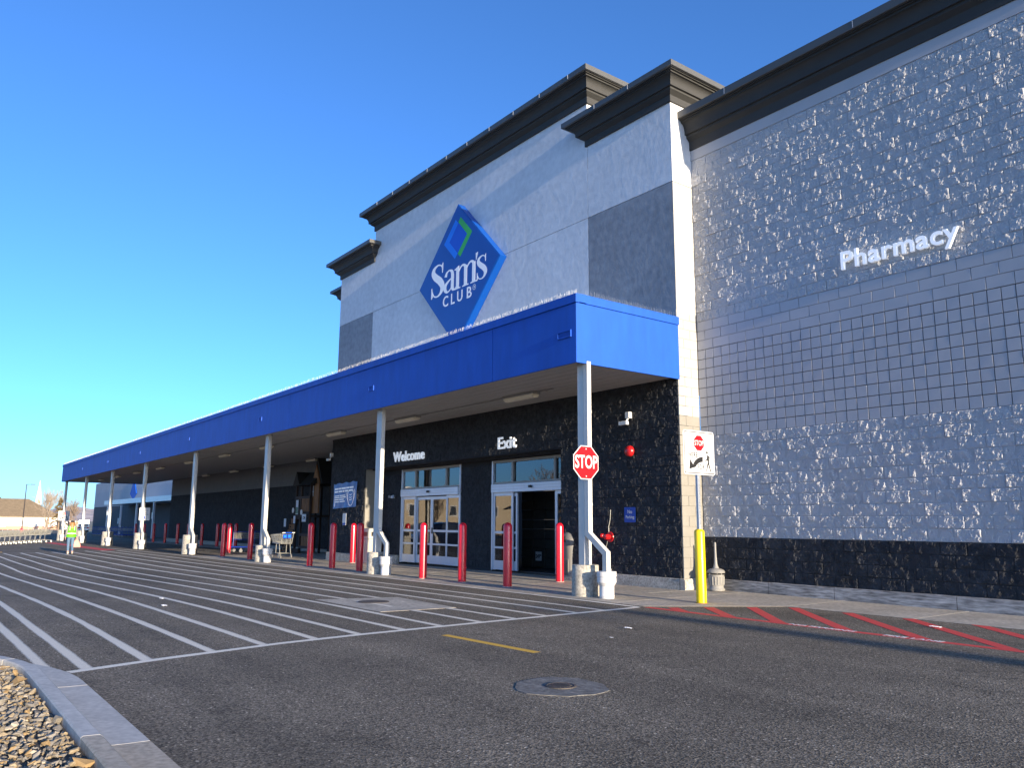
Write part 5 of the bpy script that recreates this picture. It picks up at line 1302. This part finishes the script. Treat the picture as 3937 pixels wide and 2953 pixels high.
ring_shell('hair', [(-.075,0,.012,.02,1.10),(-.085,0,.045,.085,1.20),(-.075,0,.06,.115,1.34),(-.045,0,.075,.118,1.45),(-.01,0,.095,.105,1.54),(.01,0,.092,.095,1.60),(.015,0,.05,.05,1.635),(.015,0,.005,.005,1.64)], 'hair', pr, 18)
MB_ = ring_shell('cap', [(.0,0,.098,.10,1.575),(.01,0,.095,.095,1.61),(.015,0,.055,.055,1.645),(.015,0,.004,.004,1.65)], 'black_plastic', pr, 16)
fing = MB()
for s_ in (1, -1):
    hx, hz = (.075, .765) if s_ == 1 else (.095, .765)
    for k in range(4): fing.tube([(hx-.025+.018*k, s_*.245, hz), (hx-.022+.018*k, s_*.247, hz-.045), (hx-.018+.017*k, s_*.235, hz-.08+.006*abs(k-1.5))], [.010,.009,.007], 6)
    fing.tube([(hx+.035, s_*.235, hz+.03), (hx+.05, s_*.225, hz-.01), (hx+.05, s_*.22, hz-.03)], [.011,.009,.007], 6)
me = bpy.data.meshes.new('fingers'); me.from_pydata(fing.v, [], fing.f); me.materials.append(MATS['skin']); o = bpy.data.objects.new('fingers', me); C.objects.link(o); o.parent = pr; ABS[o] = Vector()
pr.rotation_euler.z = R(178)
bag = thing('carried_bag', 'pale pink bag hanging from the walking person\'s right hand', 'bag', (-45.8, 7.17, G(-45.7, 6.9)+.004))
bz = G(-45.7, 6.9)
smooth_by_angle(rr_loft([(.10,.40,.04,bz+.34),(.14,.42,.05,bz+.40),(.13,.34,.05,bz+.55),(.08,.20,.03,bz+.66),(.05,.10,.02,bz+.71)], -45.8, 7.17, 4).build('sack', 'bag_pink', bag), 50)
MB().tube([(-45.8,7.13,bz+.70),(-45.8,7.15,bz+.76),(-45.8,7.19,bz+.76),(-45.8,7.20,bz+.70)], .012, 6).build('loop_handle', 'bag_pink', bag)

# ------------------------------------------------------------------ litter on the asphalt
for i, (x_, y_, s_, rz_, lab) in enumerate(((-7.9, 7.95, .13, .3, 'crumpled white paper scrap on the asphalt between the crosswalk and the red hatching'), (-7.4, 7.15, .06, 1., 'tiny white paper scrap on the asphalt right of the yellow dash'), (-5.55, 11.55, .17, .2, 'torn white paper scrap lying between two red hatch stripes'), (-16.2, 4.05, .16, .1, 'flat white paper strip on a crosswalk stripe'), (-14.6, 3.7, .18, .4, 'long white paper strip between two crosswalk stripes'))):
    nn = 6; V = []; F = []
    for a in range(nn+1):
        for b in range(4): V.append((x_+s_*(a/nn-.5), y_+s_*.45*(b/3-.5)*(1-.5*abs(a/nn-.5)), G(x_, y_)+.008+.022*s_*5*abs(math.sin(a*1.7+b*2.1+i))))
    for a in range(nn):
        for b in range(3): F.append((a*4+b, (a+1)*4+b, (a+1)*4+b+1, a*4+b+1))
    o = MB().add(V, F).build('paper_scrap', 'paper'); tag(o, lab, 'litter', 'paper scraps on the asphalt')

# ------------------------------------------------------------------ trees
def bare_tree(name, label, loc, h, spread, mat, seed, depth=5, group=None, r0_=None, twig=.012):
    rd = random.Random(seed); t = thing(name, label, 'tree', loc, group)
    trunk = MB(); twigs = MB()
    def grow(p, dr, L, r_, lv):
        pts = [p]; rs = [r_]; n_ = 3
        q = p; dd_ = dr
        for k in range(n_):
            dd_ = (dd_+Vector((rd.gauss(0,.10), rd.gauss(0,.10), rd.gauss(.05,.06)))).normalized(); q = q+dd_*L/n_; pts.append(q); rs.append(max(twig*.5, r_*(1-.3*(k+1)/n_)))
        (trunk if lv < 2 else twigs).tube(pts, rs, 6 if lv < 2 else 3, caps=False)
        if lv >= depth: return
        for k in range(rd.randint(2, 4) if lv else 5):
            a = rd.uniform(0, 6.28); el = rd.uniform(.35, 1.0)*spread
            side = Vector((math.cos(a), math.sin(a), 0)); nd = (dd_+side*el+Vector((0,0,.12))).normalized()
            s_ = pts[rd.randint(1, n_)] if k else pts[-1]
            grow(s_, nd, L*rd.uniform(.62, .82), max(twig, rs[-1]*rd.uniform(.5, .75)), lv+1)
    b = Vector(loc); grow(b-Vector((0,0,.1)), Vector((0,0,1)), h*.30, r0_ or h*.028, 0)
    trunk.build('trunk', mat, t, fix=False); twigs.build('crown', mat, t, fix=False)
    return t
def conifer(name, label, loc, h, r_, mat, seed, group=None):
    rd = random.Random(seed); t = thing(name, label, 'tree', loc, group); x, y, z = loc
    MB().tube([(x,y,z-.1),(x,y,z+h*.5),(x,y,z+h*.97)], [h*.03,h*.018,.02], 6).build('trunk', 'bark', t)
    mb = MB()
    for i in range(520):
        f = rd.random()**.8; zz = h*(.08+.90*f); rr_ = r_*(1-f)**.8*(.35+.65*rd.random()**.5)*(1+.25*math.sin(zz*5)); a = rd.uniform(0, 6.28)
        c_ = Vector((x+rr_*math.cos(a), y+rr_*math.sin(a), z+zz)); s_ = h*rd.uniform(.02, .05)
        u = Vector((math.cos(a), math.sin(a), rd.uniform(-.5,.1))).normalized(); v = Vector((-math.sin(a), math.cos(a), rd.uniform(-.4,.4))).normalized()
        w_ = u.cross(v)
        mb.add([c_-u*s_*1.2, c_+v*s_*.6+w_*s_*.2, c_+u*s_*1.3-Vector((0,0,s_*.4)), c_-v*s_*.6+w_*s_*.2], [(0,1,2,3)])
    mb.build('crown', mat, t, fix=False); return t
def far_at(x_full, X):   # plan position on the line of sight through photo column x, at depth X
    u = (x_full-1968.5)/3059.39; vx = d.x+u*r1.x; vy = d.y+u*r1.y; return vy/vx*X
def G3(X): return G(max(X, -400.))-.12
bare_tree('bare_tree', 'leafless spreading tree in front of the white church', (-180, 22.6, G3(-180)), 9.4, .75, 'bark_far', 3, 5, 'leafless trees beyond the lot', .22, .018)
bare_tree('bare_tree', 'wispy leafless tree rising behind the church steeple', (-300, 36.5, G3(-300)), 14.5, .6, 'bark_far', 9, 5, 'leafless trees beyond the lot', .25, .03)
bare_tree('bare_tree', 'leafless brown tree seen between the two farthest columns', (-210, far_at(318, -210), G3(-210)), 8.5, .7, 'bark', 21, 5, 'leafless trees beyond the lot', .2, .02)
bare_tree('bare_tree', 'leafless brown tree against the end of the far wing', (-190, far_at(345, -190), G3(-190)), 7.6, .7, 'bark', 33, 5, 'leafless trees beyond the lot', .2, .02)
conifer('evergreen_tree', 'yellow green evergreen above the church roof at the photo edge', (-285, far_at(6, -285), G3(-285)), 11.2, 4.2, 'needle_green', 2, 'evergreens beyond the lot')
conifer('evergreen_tree', 'small dark evergreen tip peeking over the church ridge', (-290, far_at(49, -290), G3(-290)), 9.6, 2.0, 'needle_green', 5, 'evergreens beyond the lot')
conifer('evergreen_tree', 'brownish conical evergreen between the farthest two columns', (-205, far_at(280, -205), G3(-205)), 7.4, 1.9, 'needle_brown', 8, 'evergreens beyond the lot')

# ------------------------------------------------------------------ church
ch = thing('church', 'low white church with brown hipped roof and a slender white steeple', 'building', (-258, 20, G3(-250)))
zb = G3(-250); ze, zr = 2.35, 6.75
MB().box(-266, -250, 4, 34.0, zb, zb+.9).build('brick_plinth', 'brick_tan', ch); MB().box(-265.9, -250.1, 4.1, 33.9, zb+.9, ze+.1).build('wall', 'church_white', ch)
MB().add([(-249.2,3,ze),(-249.2,34.8,ze),(-266.8,34.8,ze),(-266.8,3,ze),(-258,11,zr+.4),(-258,27.6,zr+.4),(-249.2,3,ze-.15),(-249.2,34.8,ze-.15),(-266.8,34.8,ze-.15),(-266.8,3,ze-.15)],
         [(0,1,5,4),(1,2,5),(2,3,4,5),(3,0,4),(0,6,7,1),(1,7,8,2),(2,8,9,3),(3,9,6,0),(6,9,8,7)]).build('roof', 'roof_tan', ch)
for y_ in (9, 14.5, 21.4, 28.2, 31.8):
    wn = MB().box(-250.08, -249.98, y_-.75, y_+.75, zb+.7, 1.6).build('window', 'church_white', ch); MB().box(-249.98, -249.95, y_-.6, y_+.6, zb+.85, 1.5).build('pane', M('pane_tan', (.50, .42, .30), .3), wn)
sp = MB().box(-262.7, -261.3, 29.7, 31.1, 3.8, 7.5).build('steeple_base', 'church_white', ch); MB().box(-261.3, -261.26, 30.1, 30.7, 6.0, 7.1).build('louvre', 'brick_tan', sp)
MB().add([(-262.6,29.8,7.5),(-261.4,29.8,7.5),(-261.4,31.0,7.5),(-262.6,31.0,7.5),(-262,30.4,12.6)], [(0,1,4),(1,2,4),(2,3,4),(3,0,4),(3,2,1,0)]).build('spire', 'church_white', ch)
for x_ in (0,): MB().box(-268, -256, 36, 41, zb, .9).build('annexe', 'church_white', ch)
bs = thing('brick_enclosure', 'small orange brick enclosure glimpsed between the far columns', 'building', (-205, 31, G3(-205)))
MB().box(-208, -205, 30.4, 32.4, G3(-205), 1.05).build('wall', 'brick_tan', bs); MB().box(-208.2, -204.8, 30.2, 32.6, 1.05, 1.2).build('coping', 'church_white', bs)
# lamp posts
def lamp_post(label, loc, h, base=True, mat='pole_bronze', r_=.09, arm=1):
    x, y, z = loc; t = thing('lamp_post', label, 'lamp post', loc, 'lamp posts in the lot')
    MB().tube([(x,y,z),(x,y,z+h)], [r_, r_*.65], 8).build('pole', mat, t)
    MB().tube([(x,y,z+h-.1),(x,y+.75*arm,z+h-.02)], .035, 6).build('arm', mat, t)
    MB().bbox(x-.16, x+.16, y+(.6 if arm > 0 else -1.2), y+(1.2 if arm > 0 else -.6), z+h-.10, z+h+.02, .03).build('lamp_head', mat, t)
    if base: smooth_by_angle(MB().lathe([(.32,-.1),(.30,.55),(.26,.62),(0,.62)], x, y, 16, cz=z).build('red_base', 'bollard_red', t), 40)
lamp_post('tall bronze lamp post with red base behind the nested carts', (-150, 15.55, G(-150)), 7.7)
lamp_post('dark lamp post at the far left edge of the lot', (-165, far_at(8, -165), G(-165)), 4.2, False)
lamp_post('distant lamp post rising behind the church roof beside the evergreen', (-310, far_at(19, -310), G3(-310)), 13.0, False, arm=1)
lamp_post('tall lamp post out in the lot behind the viewer', (34, 8.6, 0), 5.75, True, r_=.33, arm=-1)

# ------------------------------------------------------------------ cars
def car(label, loc, rz, paint, L=4.5, W=1.8, H=1.5, group='parked cars', van=False):
    t = thing('parked_car', label, 'car', (0,0,0), group)
    lo = [(-L/2,.32),(-L/2,.75),(-L*.46,.9),(-L*.36,.98),(L*.18,.98),(L*.40,.88),(L*.485,.72),(L/2,.5),(L*.49,.30),(L*.40,.25),(-L*.42,.25)]
    hi = [(-L*.44,.97),(-L*.37,H*.97),(-L*.28,H),(L*.02,H),(L*.10,H*.96),(L*.235,.97)] if not van else [(-L*.485,.95),(-L*.47,H*.98),(-L*.43,H),(L*.10,H),(L*.18,H*.96),(L*.30,.95)]
    smooth_by_angle(MB().prism(lo, 'y', -W/2, W/2).build('body', paint, t), 30)
    vs = [(x,-W/2*.96,z) if z < 1.0 else (x,-W/2*.80,z) for x, z in hi]; n_ = len(hi); vs += [(x,-y,z) for x, y, z in vs]
    mb = MB().add(vs, [tuple(range(n_-1,-1,-1)), tuple(range(n_,2*n_))]+[(i,(i+1)%n_,n_+(i+1)%n_,n_+i) for i in range(n_)]); smooth_by_angle(mb.build('cabin', paint, t), 25)
    x0, x1 = hi[1][0]+.08, hi[-2][0]-.02
    for s_ in (-1, 1):
        yy0, yy1 = s_*(W/2*.94), s_*(W/2*.83)
        for a, b in ((x0, (x0+x1)/2-.04), ((x0+x1)/2+.04, x1+.12)):
            MB().add([(a-.06,yy0+s_*.012,1.03),(b+.06,yy0+s_*.012,1.03),(b,yy1+s_*.012,H*.93),(a,yy1+s_*.012,H*.93)], [(0,1,2,3)]).build('side_window', 'window_dark', t)
    MB().add([(hi[-1][0]-.0,-W*.42,1.0),(hi[-1][0],W*.42,1.0),(hi[-2][0]+.02,W*.37,H*.94),(hi[-2][0]+.02,-W*.37,H*.94)], [(0,1,2,3)]).build('windscreen', 'window_dark', t)
    MB().add([(hi[0][0]-.012,-W*.42,1.02),(hi[0][0]-.012,W*.42,1.02),(hi[1][0]-.012,W*.37,H*.92),(hi[1][0]-.012,-W*.37,H*.92)], [(0,1,2,3)]).build('rear_window', 'window_dark', t)
    for x_ in (-L*.30, L*.31):
        for s_ in (-1, 1):
            wh = MB().tube([(x_,s_*(W/2-.2),.32),(x_,s_*(W/2+.01),.32)], .32, 18).build('wheel', 'rubber', t)
            MB().tube([(x_,s_*(W/2+.005),.32),(x_,s_*(W/2+.018),.32)], .2, 12).build('rim', 'galvanised', wh)
    for s_ in (-1, 1):
        MB().bbox(-L/2-.015, -L/2+.1, s_*W*.38-.14, s_*W*.38+.14, .68, .86, .02).build('tail_light', 'tail_red', t); MB().bbox(L*.46, L*.485+.02, s_*W*.36-.16, s_*W*.36+.16, .62, .76, .02).build('headlight', 'head_glass', t)
    place(t, loc, rz, label); return t
car('dark car parked far beyond the columns beside the far wing', (-142, 25.6, G(-142)), R(160), 'car_paint_dark')
car('silver van parked far behind between the two farthest columns', (-175, 28.2, G(-175)-.1), R(175), 'car_paint_silver', 5.0, 1.95, 2.2, van=True)
# the lot across from the store, seen mirrored in the doors
car('dark blue sport utility vehicle in the lot, mirrored in the doors', (-52, -4.0, G(-52, -4)), R(80), 'car_paint_dark', 4.8, 1.95, 1.85, van=True)
car('white car in the lot, mirrored in the doors', (-62, -9.5, G(-62, -9)), R(95), 'car_paint_white')
car('silver car in the lot, mirrored in the doors', (-44, -12, G(-44, -12)), R(85), 'car_paint_silver')
bb = thing('beige_building', 'low beige commercial building across the lot, mirrored in the door glass', 'building', (-118, -42, -1))
MB().box(-132, -112, -66, -20, -1, 6.6).build('wall', 'beige_wall', bb); MB().box(-132.2, -111.8, -66.2, -19.8, 6.6, 6.9).build('coping', 'church_white', bb)
for y_ in (-60, -52, -44, -36, -28): 
    wn = MB().box(-112, -111.92, y_-.9, y_+.9, 2.3, 4.2).build('window', 'church_white', bb); MB().box(-111.92, -111.9, y_-.75, y_+.75, 2.45, 4.05).build('pane', 'window_dark', wn)
bare_tree('bare_tree', 'leafless tree in the lot opposite, mirrored in the Welcome doors', (-78, -19.5, -.5), 7.5, .75, 'bark', 44, 5, 'leafless trees beyond the lot', .2, .02)
bare_tree('bare_tree', 'leafless tree opposite the exit, mirrored in its glass', (-58, -20, -.4), 8.0, .8, 'bark', 51, 5, 'leafless trees beyond the lot', .2, .02)
hs = thing('house', 'low house with grey roof across the lot, mirrored in the exit doors', 'building', (-72, -36, -.5))
MB().box(-80, -66, -46, -32, -.6, 3.0).build('wall', 'church_white', hs); MB().prism([(-47,3.0),(-39,5.6),(-31,3.0)], 'x', -81, -65).build('roof', 'shingle_dark', hs)
